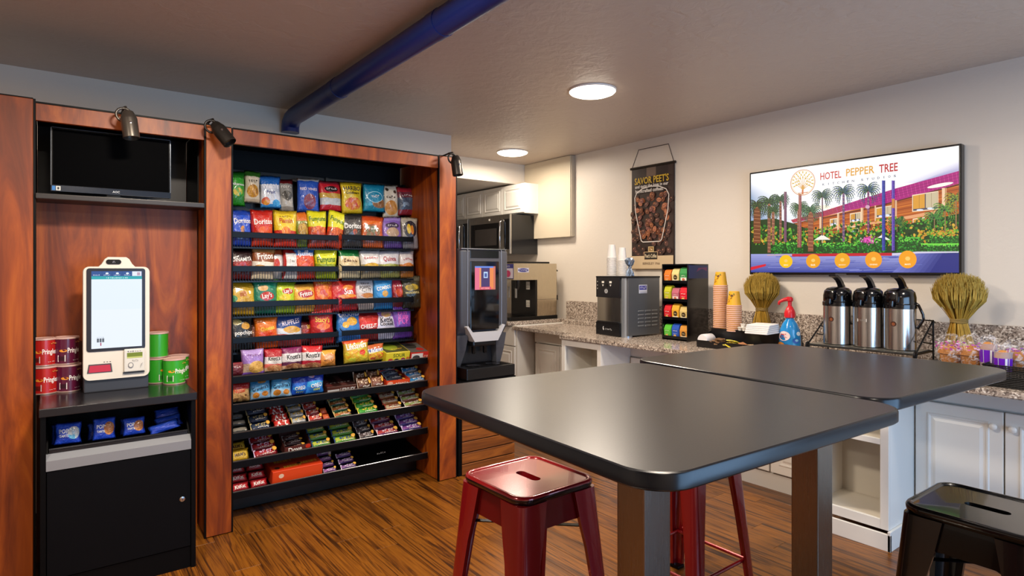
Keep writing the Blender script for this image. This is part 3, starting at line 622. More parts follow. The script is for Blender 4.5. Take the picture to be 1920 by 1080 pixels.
bag('F', 602, 632, 657, 688, [(0, '#c88038'), (.3, '#d89048'), (.75, '#d8a038')], 'amber orange cookie bag', blobs=[(.5, .6, .32, .2, '#e0b898', '#c88a50', 6)], scr=[(.5, .4, .7, .1, '#7a4a28', 5)], dy=-.003)
bag('F', 648, 694, 638, 681, [(0, '#b8a030'), (.5, '#c8a838'), (.86, '#c84a1c')], 'fruit coloured gummy bag with white lettering', [('LifeSavers', .5, .76, .8, W_, .08, 1.5)], [(.5, .36, .46, .3, '#e09a20', '#c8d040', 7), (.72, .45, .12, .12, '#d83a28', '#e05a30', 4)])
bag('F', 690, 724, 646, 677, [(0, '#c8b838'), (.55, '#3a58a8'), (.72, '#b85a28')], 'second gummy bag with blue band', [('LifeSavers', .5, .66, .8, W_, .08, 1.5)], [(.5, .28, .46, .22, '#e0c028', '#c84a38', 7)], dy=.01)
# --- G
bag('G', 432, 471, 716, 755, [(0, '#b89058'), (.3, '#c8a068'), (.62, '#a81c1c')], 'red cookie bag with chocolate chip cookies', [('Nutter', .42, .56, .6, '#d84830', .05, 1.3)], [(.5, .18, .46, .2, '#d0a868', '#6a4428', 8)], scr=[(.5, .8, .7, .04, '#d88080', 6)])
bag('G', 471, 510, 711, 750, [(0, '#8ab0d0'), (.4, '#4a9ad0'), (.7, '#2f8ac4')], 'light blue cookie bag leaning left', [("Grandma's", .5, .56, .76, '#1c2a4a', .14, 1.3)], [(.28, .22, .16, .14, '#c88838', '#b87428', 4), (.72, .26, .16, .12, '#d09040', '#b87428', 4), (.6, .84, .2, .08, '#b88848', '#a87838', 4)])
bag('G', 509, 548, 705, 746, [(0, '#9ac0dc'), (.4, '#52a4d8'), (.7, '#3a94cc')], 'light blue cookie bag standing upright', [("Grandma's", .5, .54, .8, '#1c2a4a', .14, 1.3)], [(.3, .22, .18, .14, '#c88838', '#b87428', 4), (.74, .24, .16, .12, '#d09040', '#b87428', 4), (.66, .86, .2, .08, '#8a6a38', '#a87838', 4)], dy=-.004)
bag('G', 547, 580, 702, 742, [(0, '#1c50b8'), (.4, '#2a6ad4'), (.6, '#1c38b0')], 'deep blue mini cookie bag', [('OREO', .5, .36, .6, W_, .1, 1.2)], [(.5, .34, .4, .12, '#3aa0e0', '#2a80d8', 4)], scr=[(.5, .16, .4, .08, '#c8e050', 4)], dy=.008)
bag('G', 575, 609, 700, 739, [(0, '#2a78d0'), (.35, '#38a0e4'), (.6, '#2448c8')], 'bright blue mini cookie bag', [('OREO', .54, .42, .64, W_, .12, 1.2), ('mini', .56, .24, .34, '#d8e868', .1)], [(.5, .5, .44, .14, '#48b8f0', '#3a98e8', 4), (.3, .84, .16, .07, '#e090b0', '#c8d8f0', 4)], dy=-.004)

# ------------------------------------------------------------------ cartons
def carton(name, cat, label, x0, x1, z0, y0, dep, hf, hb, cols, txt=(), tilt=0, open_=None, top_txt=(), group=None):
    t = thing(name, label, cat, ((x0+x1)/2, y0, z0), group=group); t.rotation_euler = (math.radians(tilt), 0, 0)
    W = x1-x0; m = M('card_'+cols[0], cols[0], .4, coat=.3)
    b = B()
    if open_:
        box(b, -W/2, 0, 0, W/2, .003, hf); box(b, -W/2, dep-.003, 0, W/2, dep, hb); box(b, -W/2, .003, 0, W/2, dep-.003, .003)
        for s in (-W/2, W/2-.003): prism(b, [(.003, .003), (dep-.003, .003), (dep-.003, hb), (.003, hf)], s, s+.003, 'YZ')
        obj('tray', b, m, t)
    else:
        box(b, -W/2, 0, 0, W/2, dep, hf, bev=.0015, seg=1); obj('box_body', b, m, t)
    c = Canvas(W, hf)
    if len(cols) > 1: c.rect(.02, .04, .98, .96, cols[1])
    for q in txt:
        if q[0] == 'rect': c.rect(*q[1:])
        elif q[0] == 'ell': c.ell(*q[1:])
        elif q[0] == 'scr': c.scribble(*q[1:])
        else: c.text(*q)
    c.build('front_print', INK, mapXZ(-W/2, 0, W, hf, -.0006), t)
    if top_txt:
        c = Canvas(W, dep)
        for q in top_txt:
            if q[0] == 'rect': c.rect(*q[1:])
            elif q[0] == 'ell': c.ell(*q[1:])
            elif q[0] == 'scr': c.scribble(*q[1:])
            else: c.text(*q)
        c.build('top_print', INK, lambda u, v, e: (-W/2+u*W, v*dep, hf+.0006+e), t)
    return t
def XY(px, py, Y): return onY(px, py, Y).x
Y0 = 3.69
carton('candy_box', 'box', 'yellow theatre candy box lying on the sixth shelf', XY(722, 665, Y0), XY(767, 665, Y0), slope_z(LZ['F'], Y0)+.006, Y0, .2, .075, .08, ['#c8b828', '#d0c030'], [('SOUR', .55, .7, .5, '#3a5a1c'), ('ell', .2, .3, .1, .16, '#b03a30'), ('ell', .45, .26, .1, .16, '#2a2a20'), ('ell', .72, .3, .09, .16, '#8a3050'), ('rect', .86, .1, .97, .5, '#c86a28')], 14,
       top_txt=[('rect', .04, .05, .96, .95, '#4a4a28'), ('ell', .4, .5, .3, .3, '#8a9a2c'), ('scr', .6, .3, .5, .1, '#d8b040', 5)])
carton('candy_box', 'box', 'red and white theatre candy box beside the yellow one', XY(769, 665, Y0), XY(803, 665, Y0), slope_z(LZ['F'], Y0)+.006, Y0, .2, .06, .08, ['#c02a20', '#c8302a'], [('rect', .04, .1, .66, .9, '#e0d8d0'), ('ell', .3, .4, .2, .3, '#4a4444'), ('scr', .8, .5, .28, .3, '#f0d8c0', 4)], 14,
       top_txt=[('rect', .04, .05, .96, .95, '#6a6660'), ('ell', .7, .3, .2, .14, '#c0302a'), ('ell', .4, .6, .3, .2, '#3a3a34')])
hz = slope_z(LZ['G'], Y0)+.006
carton('chocolate_box', 'box', 'dark brown chocolate bar carton with white front on the seventh shelf', XY(612, 720, Y0), XY(668, 720, Y0), hz, Y0, .2, .05, .05, ['#3a1c14', '#4a2418'], [('rect', .03, .05, .42, .62, '#b8b4b4'), ('HERSHEY', .7, .34, .5, '#c8c4c0', 0, 2.2)], 10,
       top_txt=[('rect', .04+.24*i, .04, .22+.24*i, .96, c_) for i, c_ in enumerate(['#5a2a28', '#2a1412', '#5a3430', '#2a1414'])]+[('scr', .5, .3, .8, .08, '#b8a8a0', 7)])
# ------------------------------------------------------------------ candy bars in piles
def pile(shelf, x0, x1, rows, cols_n, base, stripe, desc, text=None, tcol=W_, y0=3.685, hh=.05, tk=.018, dy=.052, dz=.02, lean=-48, last=None, band=None):
    a = onY(x0, 700, y0).x; q = onY(x1, 700, y0).x
    wd = (q-a)/cols_n
    me, f = bag_mesh(wd*.97, hh, tk, random.uniform(0, 6), 8, 4)
    pr = printed([(0, base), (.3, stripe), (.74, base)] if stripe else [(0, base)], [], .06)
    me.materials.append(pr); me.polygons.foreach_set('use_smooth', [True]*len(me.polygons))
    tm = None
    if text:
        c = Canvas(wd*.97, hh)
        if text == '~': c.rect(.03, .0, .12, 1, tcol); c.scribble(.52, .6, .6, .42, tcol, 4); c.scribble(.6, .22, .56, .16, '#e8e4dc', 7); c.ell(.84, .62, .1, .26, '#e8b048')
        else:
            if band: c.ell(.5, .5, .4, .36, band)
            c.text(text, .5, .5, .62, tcol, .04, 1.2)
        t0 = c.build('lettering', INK, lambda u, v, e: (lambda p: (p[0], p[1]-.001-e*3, p[2]))(f(u, v)))
        tm = t0.data; bpy.data.objects.remove(t0)
    for r in range(rows):
        for k in range(cols_n):
            y = y0+.008+r*dy
            o = bpy.data.objects.new('candy_bar', me); COL.objects.link(o)
            o.location = (a+wd*(k+.5), y+.004, slope_z(LZ[shelf], y)+.012+r*dz); o.rotation_euler = (math.radians(lean+random.uniform(-5, 5)), 0, math.radians(random.uniform(-3, 3)))
            colw = '' if cols_n == 1 else (' left column' if k == 0 else ' right column')
            tag(o, '%s, %s from front%s, on the %s' % (desc, NTH[r], colw, SHELF[shelf]), 'candy bar', desc)
            if tm:
                d = bpy.data.objects.new('lettering', tm); COL.objects.link(d); d.parent = o
pile('G', 671, 698, 2, 1, '#5a3420', '#6a4028', 'brown chocolate packet', '~', '#d8c0a8', hh=.08, tk=.03, lean=-25, dy=.06)
pile('G', 698, 722, 2, 1, '#7a4a34', '#8a5640', 'copper brown chocolate packet', '~', '#c8a080', hh=.085, tk=.03, lean=-25, dy=.06)
carton('wafer_box', 'box', 'orange and red open wafer carton at right of the seventh shelf', XY(724, 712, Y0), XY(768, 712, Y0), hz, Y0, .2, .045, .05, ['#c83a1c', '#d8481c'], [('ell', .16, .5, .12, .34, '#e8a890'), ('scr', .66, .5, .55, .34, '#e8d8d0', 6)], 10, True)
pile('G', 732, 766, 4, 1, '#2a3448', '#5a6478', 'slate blue wafer bar inside the orange carton', '~', '#c8c8d0', y0=3.70, hh=.042, dz=.012, lean=-60)
pile('G', 769, 802, 3, 1, '#8a8a90', '#2a8ac8', 'silver and sky blue candy bar', '~', '#e0e0e8', dz=.018)
pile('H', 436, 468, 4, 1, '#2a2824', '#8a8478', 'dark wrapped bar with silver stripes', None, hh=.045)
pile('H', 470, 512, 3, 1, '#1c2a4a', '#2a3a54', 'navy almond bar', '~', '#b8a878', hh=.052, dz=.028)
pile('H', 514, 548, 4, 1, '#a81c1a', '#c02a1c', 'glossy red wafer bar', 'Kit', W_, band='#c8201c')
pile('H', 548, 578, 5, 1, '#6a7078', '#b8bcc0', 'silver candy bar with gold flecks', '~', '#c8a850', dy=.045)
pile('H', 580, 608, 4, 1, '#8a1c24', '#d03a24', 'red and orange candy bar', '~', '#e8d0c8')
pile('H', 608, 622, 2, 1, '#c04a24', '#d8683a', 'small orange candy bar', None)
pile('H', 628, 664, 5, 1, '#1c5a34', '#b86a30', 'dark green peanut bar', '~', '#d8c080', dy=.044)
pile('H', 672, 713, 5, 1, '#2a8a2a', '#48b038', 'bright green nut bar', '~', '#e0d050', dy=.044)
pile('H', 724, 758, 4, 1, '#a86a34', '#b8a888', 'tan and white candy bar', '~', '#8a2a2a')
pile('H', 760, 798, 4, 1, '#8a4a30', '#9ab060', 'brown candy bar with green stripe', '~', '#d8c8c0')
pile('I', 434, 470, 2, 1, '#c8a024', '#d8b43a', 'yellow chocolate candy packet', "M&M's", '#4a2a18', hh=.075, dy=.07, lean=-38)
pile('I', 476, 526, 4, 1, '#7a1420', '#b01c28', 'wine red candy packet', '~', '#d8c0e0', hh=.055)
dv = carton('chocolate_box', 'box', 'brown open chocolate carton with raised back flap on the ninth shelf', XY(533, 830, Y0), XY(583, 830, Y0), slope_z(LZ['I'], Y0)+.006, Y0, .2, .045, .1, ['#4a2420', '#5a2a24'], [('Dove', .4, .5, .5, W_, .08, 1.3), ('ell', .88, .7, .1, .3, '#c0301c')], 8, True)
obj('back_flap', bx(-.07, .2, .08, .07, .203, .15), M('flap_brown', '#5a4438', .5), dv)
pile('I', 539, 578, 3, 1, '#3a1a1c', '#5a2a28', 'dark brown bar inside the flap carton', '~', '#b8a098', y0=3.70, hh=.04, lean=-62, dz=.012)
pile('I', 586, 624, 3, 1, '#4a8a3a', '#c8cc48', 'yellow green candy bar', '~', '#3a5a8a', dz=.026)
pile('I', 628, 672, 3, 1, '#5a9a34', '#b8c43a', 'lime candy bar with blue print', '~', '#2a4a8a', dz=.026)
pile('I', 676, 706, 3, 1, '#2a2024', '#5a4a4a', 'black candy bar', '~', '#c8c0c0')
pile('I', 708, 752, 3, 1, '#6a2a5a', '#c03a3a', 'purple and coral candy bar', '~', '#e8c8d0', dy=.056)
pile('I', 755, 796, 4, 1, '#4a3a8a', '#8a4a9a', 'violet fruit candy bar', '~', '#d8c8e8', dy=.05)
pile('J', 434, 505, 3, 2, '#a01420', '#c01c24', 'red wafer bar with white lettering', 'KitKat', W_, hh=.05, dy=.05, dz=.03, lean=-38)
carton('peanut_butter_cup_box', 'box', 'large orange peanut butter cup carton on the bottom shelf', XY(510, 890, Y0), XY(604, 890, Y0), slope_z(LZ['J'], Y0)+.006, Y0, .19, .085, .08, ['#d8401a', '#dc481c'], [('ell', .17, .62, .05, .16, '#e8c8b0'), ('scr', .6, .1, .5, .06, '#8ab040', 8)], 10,
       top_txt=[('rect', .04, .1, .96, .94, '#c83a18'), ("REESE'S", .42, .22, .34, '#e0b838', .05, 1.1), ("REESE'S", .76, .3, .34, '#e0b838', .05, 1.1), ("REESE'S", .3, .62, .34, '#e0b838', .05, 1.1), ("REESE'S", .7, .72, .34, '#e0b838', .05, 1.1), ('ell', .12, .2, .05, .08, '#4a2418'), ('ell', .56, .3, .04, .06, '#4a2418')])
pile('J', 608, 634, 4, 1, '#5a2a6a', '#a86ab0', 'small purple taffy bar', '~', '#e0c8e8', hh=.032, dy=.04)
pile('J', 640, 672, 3, 1, '#4a2a6a', '#8a5a9a', 'violet taffy bar with pale print', '~', '#e0d0e8', hh=.034, dy=.042)
# maker's plate on the dark riser
p = onY(715, 849, 3.698); c = Canvas(.07, .018); c.scribble(.5, .5, .9, .7, '#6a6a6a', 5); c.build('riser_print', INK, mapXZ(p.x-.035, p.z-.009, .07, .018, 3.6985), rk)
# ================================================================== self checkout kiosk
kx0 = onZ(155, 738, ZT).x; kx1 = onZ(280, 725, ZT).x; KY = 3.50
KW = kx1-kx0; kxc = (kx0+kx1)/2
ks = thing('checkout_kiosk', 'cream self checkout terminal with tall bright touch screen', 'kiosk', (kxc, KY, ZT))
CREAM = M('kiosk_cream', '#d9d2c6', .35); GREYP = M('kiosk_base_grey', '#34373f', .4)
obj('base', bx(-KW/2+.004, .012, 0, KW/2-.004, .16, .07, bev=.006), GREYP, ks)
top = onY(215, 482, KY).z-ZT; sh = onY(215, 500, KY).z-ZT
pts = rrect(KW, sh-.06, .026, 5); pts = [(x, z+(sh+.06)/2) for x, z in pts]
def bump(x):   # camera hump on top
    t = max(0, 1-(abs(x)/.062)); return t
hump = []
for i in range(13):
    x = .075-.15*i/12; t = max(0., min(1., (.075-abs(x))/.035)); hump.append((x, sh+(top-sh)*(t*t*(3-2*t))))
k0 = [p for p in pts]
top_right = [p for p in pts if p[1] > sh-.03 and p[0] > 0]; rest = pts[:6]+hump+pts[6:]
b = B(); loft(b, [[(x*.985, -.002, z) for x, z in rest], [(x, .004, z) for x, z in rest], [(x, .036, z) for x, z in rest], [(x*.985, .042, z) for x, z in rest]])
bmesh.ops.recalc_face_normals(b, faces=b.faces[:]); obj('body', b, CREAM, ks, 'auto')
def kp(px, py): p = onY(px, py, KY); return p.x-kxc, p.z-ZT
a = kp(162, 503); q = kp(272, 653); sx0, sz1, sx1, sz0 = a[0], a[1], q[0], q[1]
b = B(); prism(b, [(x+(sx0+sx1)/2, z+(sz0+sz1)/2) for x, z in rrect(sx1-sx0, sz1-sz0, .012)], -.006, .002)
obj('screen_bezel', b, M('bezel_dark', '#23252f', .2), ks)
m_ = .012; gx0, gx1, gz0, gz1 = sx0+.019, sx1-.014, sz0+.014, sz1-.014
c = Canvas(gx1-gx0, gz1-gz0); c.rect(0, 0, 1, 1, '#dfeaf6'); c.rect(0, 0, 1, .5, '#e4ecf8')
c.rect(0, .935, 1, 1, '#1d4a8c'); c.rect(0, .895, 1, .935, '#1aa0a8'); c.rect(.8, .937, .99, .998, '#dfe4ee'); c.rect(.9, .945, .96, .985, '#b89ab0')
for i in range(4):
    c.scribble(.1+.2*i, .95, .13, .012, '#e8f0fa', 5)
    if i: c.ell(.1+.2*i, .972, .03, .012, '#e8f0fa')
for i in range(1, 4): c.rect(.2*i-.002, .94, .2*i+.002, .995, '#12306a')
c.scribble(.5, .914, .44, .016, '#d8f4f4', 12)
for k in range(3): c.rect(.1+.05*k, .085, .14+.05*k, .135, '#5a6068')
c.rect(.165, .04, .185, .08, '#a83050'); c.scribble(.17, .15, .13, .01, '#707880', 5)
c.build('screen', GLOW, mapXZ(gx0, gz0, gx1-gx0, gz1-gz0, -.0062), ks)
a = kp(213, 491); b = B(); prism(b, [(x+a[0], z+a[1]) for x, z in rrect(.062, .023, .0113)], -.006, .0)
cm = obj('camera_window', b, M('camera_black', '#0c0c10', .15), ks); c = Canvas(.062, .023); c.ell(.5, .5, .09, .24, '#3a3a44'); c.line(.42, .3, .55, .7, .0012, '#9a9aa4'); c.line(.58, .3, .62, .4, .0012, '#9a9aa4')
c.build('camera_lens', INK, mapXZ(a[0]-.031, a[1]-.0115, .062, .023, -.0062), cm)
# scanner window
a = kp(166, 699); q = kp(208, 683); w_, h_ = q[0]-a[0], q[1]-a[1]
b = B(); prism(b, [(a[0]-.006, a[1]-.003), (q[0]+.006, a[1]-.003), (q[0]+.001, q[1]+.006), (a[0], q[1]+.006)], -.005, .0)
sc = obj('scanner_window', b, M('scanner_frame', '#4a4448', .3), ks)
b = B(); prism(b, [(a[0], a[1]), (q[0], a[1]), (q[0]-.004, q[1]), (a[0]+.004, q[1])], -.0065, -.004)
obj('scanner_light', b, emis('scanner_red', '#e0304a', .8), sc)
b = B()
for k in range(3): box(b, q[0]-.03+.012*k, -.003, q[1]+.012, q[0]-.024+.012*k, 0, q[1]+.015)
obj('indicator', b, GREYP, ks)
# card reader
a = kp(232, 697); q = kp(270, 652)
cr = obj('card_reader', bx(a[0], -.02, a[1], q[0], .0, q[1], bev=.005), M('reader_white', '#d2cfc8', .35), ks)
w_, h_ = q[0]-a[0], q[1]-a[1]; c = Canvas(w_, h_)
c.rect(.14, .66, .9, .84, '#6a7a1e'); c.rect(.14, .6, .9, .66, '#b8c070'); c.scribble(.52, .9, .7, .05, '#5a5a60', 6); c.ell(.32, .3, .13, .12, '#6a6a70'); c.ell(.32, .3, .1, .09, '#d2cfc8'); c.scribble(.55, .5, .3, .05, '#6a6a70', 4); c.line(.8, .2, .84, .32, .002, '#6a6a70'); c.line(.84, .32, .9, .36, .002, '#6a6a70')
c.build('reader_print', INK, mapXZ(a[0], a[1], w_, h_, -.0203), cr)
obj('reader_slot', bx(a[0]-.004, -.012, a[1]-.008, q[0]+.002, 0, a[1]-.001, bev=.002), GREYP, ks)

# ------------------------------------------------------------------ chip cans
canR = .0505; canH = .13
def can(x, y, z, base, lb, turn, grp, flip=False):
    t = thing('chip_can', lb, 'can', (x, y, z), math.radians(turn), grp)
    m = M('can_'+base, base, .3, coat=.4)
    obj('tube_body', lathe(B(), [(canR, .004), (canR, canH-.006)], 32), m, t, 'auto')
    obj('rim', lathe(B(), [(canR-.002, .0), (canR+.001, .001), (canR+.001, .006), (canR-.001, .007)], 32), M('can_rim', '#c9a89c', .3, .5), t, 'auto')
    obj('lid', lathe(B(), [(canR, canH-.007), (canR+.0022, canH-.007), (canR+.0022, canH+.001), (canR-.004, canH+.001), (canR-.006, canH-.001), (0, canH-.001)], 32), M('can_lid', '#c8a49a', .35), t, 'auto')
    c = Canvas(2*PI*canR, canH); u = .75
    def at(d): return u+d
    c.rect(at(-.17), .12, at(-.07), .36, '#e8e2dc')
    for k in range(7): c.rect(at(-.16+.012*k), .16, at(-.155+.012*k), .32, '#1a1a1a')
    wr = lambda a_, v, e: ((canR+.0006+e)*math.cos(2*PI*a_), (canR+.0006+e)*math.sin(2*PI*a_), v*canH); c.build('barcode', INK, wr, t); c = Canvas(2*PI*canR, canH); c.text('Pringles', at(.05), .5, .19, '#f4ece6', 0, 1.7); c.build('lettering', INK, wr, t); c = Canvas(2*PI*canR, canH)
    c.ell(at(-.1), .52, .05, .05, '#e0902a'); c.scribble(at(.07), .16, .09, .03, '#f0e8e4', 4); c.scribble(at(.1), .82, .08, .06, '#d8a050', 4)
    c.build('can_print', INK, lambda a_, v, e: ((canR+.0004+e)*math.cos(2*PI*a_), (canR+.0004+e)*math.sin(2*PI*a_), v*canH), t)
    return t
def canpos(px, py): p = onZ(px, py, ZT); return p.x, p.y
x, y = canpos(85, 737); y = 3.665
RX = onY(84, 700, 3.62).x; PX = onY(127, 700, 3.62).x
can(RX, 3.64, ZT, '#b01c18', 'bottom red chip can at left of the kiosk', 12, 'red chip cans')
can(RX-.004, 3.645, ZT+canH+.002, '#b01c18', 'red chip can stacked on another red can left of the kiosk', 10, 'red chip cans')
can(PX+.002, 3.64, ZT, '#551030', 'bottom maroon chip can beside the red cans', 20, 'maroon chip cans')
can(PX-.006, 3.648, ZT+canH+.002, '#551030', 'maroon chip can stacked on another maroon can', 22, 'maroon chip cans')
GX = onY(326, 700, 3.56).x; GX2 = onY(296, 700, 3.63).x
can(GX, 3.55, ZT, '#2f9a24', 'front green chip can at right of the kiosk showing its label', 14, 'green chip cans')
can(GX2, 3.63, ZT, '#2f9a24', 'green chip can behind, between kiosk and front green can', 60, 'green chip cans')
can(GX2-.002, 3.635, ZT+canH+.002, '#2f9a24', 'green chip can stacked on top at right of the kiosk', 120, 'green chip cans')
can(GX+.035, 3.66, ZT, '#2f9a24', 'green chip can partly hidden behind the front green can', 14, 'green chip cans')

# ------------------------------------------------------------------ toaster pastry packs in the bin
def pastry(px0, px1, py0, py1, Y, label, ryd, txt=True, food='#8a4a24', food2='#c88a50', rxd=-14):
    a = onY(px0, py1, Y); q = onY(px1, py0, Y)
    return make_bag('pastry_pack', 'snack pack', label, 'blue toaster pastry packs', ((a.x+q.x)/2, Y+.02, max(a.z, .616)), (q.x-a.x)*1.04, q.z-max(a.z, .616), .028, [(0, '#1b3fb4'), (.5, '#2450cc'), (.9, '#1c3ca8')],
        [(.72, .5, .24, .3, food, food2, 4)] if food else [], [('POP', .34, .6, .36, '#e8eef8', 0, 1.3), ('TARTS', .34, .38, .36, '#e8eef8', 0, 1.2)] if txt else [], (math.radians(rxd), math.radians(ryd), 0), wob=.015)
pastry(101, 152, 792, 838, 3.285, 'front blue pastry pack at far left of the bin with white and cyan picture', 2, True, '#d8d0c8', '#38a0d0')
pastry(96, 146, 792, 836, 3.35, 'blue pastry pack behind the leftmost one in the bin', 0, False, None)
pastry(174, 217, 783, 829, 3.285, 'blue pastry pack with brown filling picture, second pile from left in bin', 1)
pastry(165, 205, 792, 828, 3.35, 'blue pastry pack behind the second pile from left', 0, False, None)
pastry(232, 273, 782, 820, 3.285, 'blue pastry pack with brown filling picture, third pile from left in bin', -1)
pastry(226, 268, 783, 818, 3.35, 'blue pastry pack behind the third pile from left', 2, False, None)
pastry(282, 340, 788, 814, 3.285, 'tilted blue pastry pack lowest at right end of the bin', -12, False, None, rxd=-35)
pastry(294, 344, 776, 806, 3.33, 'tilted blue pastry pack in the middle of the right-hand pile', -8, False, None, rxd=-35)
pastry(292, 340, 762, 790, 3.38, 'blue pastry pack topmost of the right-hand pile in the bin', -4, False, None, rxd=-35)

# ================================================================== slatted island with coffee vending machine
isl = thing('slatted_counter', 'low counter faced with horizontal brown wood planks beside right pillar', 'counter', (2.49, 3.527, 0))
HI = .65; XA, XB = -.225, .232
obj('core', bx(XA+.01, .02, 0, XB-.012, .85, HI-.03), M('island_core', '#150c08', .6), isl)
n = 8; ph = (HI-.03)/n; me = None
for i in range(n):
    if me is None:
        o = obj('front_plank', bx(XA, 0, -ph/2+.0035, XB, .018, ph/2-.0035, bev=.002, seg=1), SLAT, isl); me = o.data
    else:
        o = bpy.data.objects.new('front_plank', me); COL.objects.link(o); o.parent = isl
    o.location = (0, 0, (i+.5)*ph)
me = None
for i in range(n):
    if me is None:
        o = obj('side_plank', bx(XB-.012, .02, -ph/2+.0035, XB+.004, .85, ph/2-.0035, bev=.002, seg=1), SLAT, isl); me = o.data
    else:
        o = bpy.data.objects.new('side_plank', me); COL.objects.link(o); o.parent = isl
    o.location = (0, 0, (i+.5)*ph)
obj('counter_board', bx(XA-.002, -.006, HI-.028, XB+.006, .86, HI, bev=.003), BLACK, isl)
obj('corner_strip', bx(XA-.03, .004, 0, XA-.002, .03, HI), BLACK, isl)

vy = 3.60; a = onY(864, 705, vy); q = onY(951, 468, vy)
VW = .42; vxc = (a.x+q.x)/2; VH = q.z-HI
vm = thing('coffee_vending_machine', 'tall charcoal hot drink machine with glowing screen and silver lip', 'coffee machine', (vxc, vy, HI))
DG = M('machine_charcoal', '#4b4c53', .4, .1)
# body: full-width head, flanks either side of the serving alcove
def plan(wd, y0, r): return [(x, y+.24+y0) for x, y in rrect(wd, .48-y0*2, r, 4)]
b = B(); rings = []
for z, wd, y0 in ((.085, .40, .14), (.26, .42, .14), (.30, .435, .03), (.35, .44, .01), (.40, .44, 0), (VH-.02, .435, 0), (VH, .425, .008)):
    rings.append([(x, y, z) for x, y in plan(wd, y0, .03)])
loft(b, rings); bmesh.ops.recalc_face_normals(b, faces=b.faces[:]); obj('body', b, DG, vm, 'auto')
for s in (-1, 1):
    b = B(); loft(b, [[(s*xa, y, z) for xa, y in pr] for z, pr in ((.084, [(.16, .075), (.195, .075), (.2, .3), (.15, .3)]), (.2, [(.135, .045), (.208, .045), (.21, .3), (.135, .3)]), (.31, [(.12, .03), (.217, .03), (.217, .3), (.12, .3)]))])
    bmesh.ops.recalc_face_normals(b, faces=b.faces[:]); obj('side_flank', b, DG, vm)
obj('door_glass', bx(-.125, -.006, .345, .125, .004, VH-.09, bev=.003), M('machine_glass', '#050507', .06, spec=.7), vm)
obj('top_visor', bx(-.125, -.004, VH-.065, .125, .004, VH-.012, bev=.002), M('machine_glass2', '#0c0c0e', .15), vm)
b = B()
for s in (-1, 1): tube(b, [(s*.15, -.001, .37), (s*.15, -.003, .6), (s*.148, -.002, VH-.005)], .0035, 8)
obj('chrome_trim', b, M('trim_grey', '#8a8a90', .35, .6), vm, 'auto')
obj('silver_edge', bx(-.2, -.002, VH-.004, .2, .012, VH+.003, bev=.001), CHROME, vm)
c = Canvas(.2, .19)
c.rect(0, 0, 1, 1, '#d86a5c'); c.rect(0, 0, .22, 1, '#e0708c'); c.rect(.22, .1, .3, .95, '#e89a60'); c.rect(.72, .05, 1, .96, '#e88a50'); c.rect(.3, .12, .72, .98, '#4a3a6a'); c.rect(0, .93, 1, 1, '#6a8ae0'); c.rect(.42, .5, .62, .76, '#b8d4f4'); c.rect(.46, .54, .58, .7, '#4a5a9a'); c.rect(.26, .0, .78, .12, '#d84a6a'); c.text('HOT DRINK', .5, .06, .42, '#f0c0b0', 0, 1.1); c.rect(.9, .0, 1, 1, '#c87060')
c.build('display', GLOW, mapXZ(-.09, VH-.295, .18, .17, -.0065), vm)
# silver lip below the glass
b = B(); prism(b, [(-.17, .372), (-.155, .378), (-.115, .33), (.115, .33), (.155, .378), (.17, .372), (.105, .262), (-.1, .262)], -.022, .06)
obj('silver_lip', b, M('lip_silver', '#b9b9be', .35, .15), vm, 'auto')
obj('spout_hood', bx(-.1, .0, .225, .1, .15, .275, bev=.012), M('hood_black', '#121215', .3), vm)
for s in (-1, 1): obj('nozzle', lathe(B(), [(.012, .0), (.016, .01), (.016, .06), (.02, .07)], 14, (s*.05, .07, .165)), BLACKM, vm, 'auto')
obj('alcove_back', bx(-.15, .115, .086, .15, .142, .25, bev=.01), M('alcove_dark', '#1a1a1e', .35), vm)
tr = obj('drip_tray', bx(-.2, -.07, .0, .225, .2, .085, bev=.008), M('tray_black', '#0f1013', .25), vm)
for s in (-1, 1):
    b = B(); lathe(b, [(.05, 0), (.054, .004), (.048, .006), (.04, .004)], 24, (s*.085, .02, .086)); obj('cup_ring', b, CHROME, tr, 'auto')
b = B()
for k in range(7): box(b, -.16, -.05+k*.025, .085, .19, -.046+k*.025, .088)
obj('tray_grille', b, BLACKM, tr)

# ================================================================== kitchen beyond
XU = 3.99
ku = thing('kitchen_wall_cabinet', 'row of white raised-panel wall cabinets under the bulkhead', 'cabinet', (XU, 5.016, 2.04))
obj('carcass', bx(.02, 0, 0, XW-XU-.002, 2.3, .32), WHITEP, ku)
def raised_door(parent, y0, y1, z0, z1, x, mat=None, knob=None, inset=.045):
    """door in a plane facing -X"""
    mat = mat or WHITEP
    b = B(); box(b, x-.02, y0, z0, x, y1, z1, bev=.004)
    d = obj('door', b, mat, parent)
    iy0, iy1, iz0, iz1 = y0+inset, y1-inset, z0+inset, z1-inset
    b = B()
    def rr(x_, s): return [(x_, iy0+s, iz0+s), (x_, iy1-s, iz0+s), (x_, iy1-s, iz1-s), (x_, iy0+s, iz1-s)]
    loft(b, [rr(x-.0195, -.006), rr(x-.026, 0), rr(x-.0255, .006), rr(x-.0205, .012), rr(x-.0205, .02), rr(x-.0265, .034)], cap0=False)
    bmesh.ops.recalc_face_normals(b, faces=b.faces[:])
    obj('raised_panel', b, mat, d)
    if knob:
        obj('knob', lathe(B(), [(.006, 0), (.006, -.012), (.015, -.018), (.017, -.026), (.01, -.032), (0, -.033)], 16, (x-.02, knob[0], knob[1]), 'X'), mat, d, 'auto')
    return d
ys = [.004, .38, .76, 1.13, 1.5, 1.88, 2.26]
for y0, y1 in zip(ys, ys[1:]): raised_door(ku, y0+.003, y1-.003, .006, .314, .02)
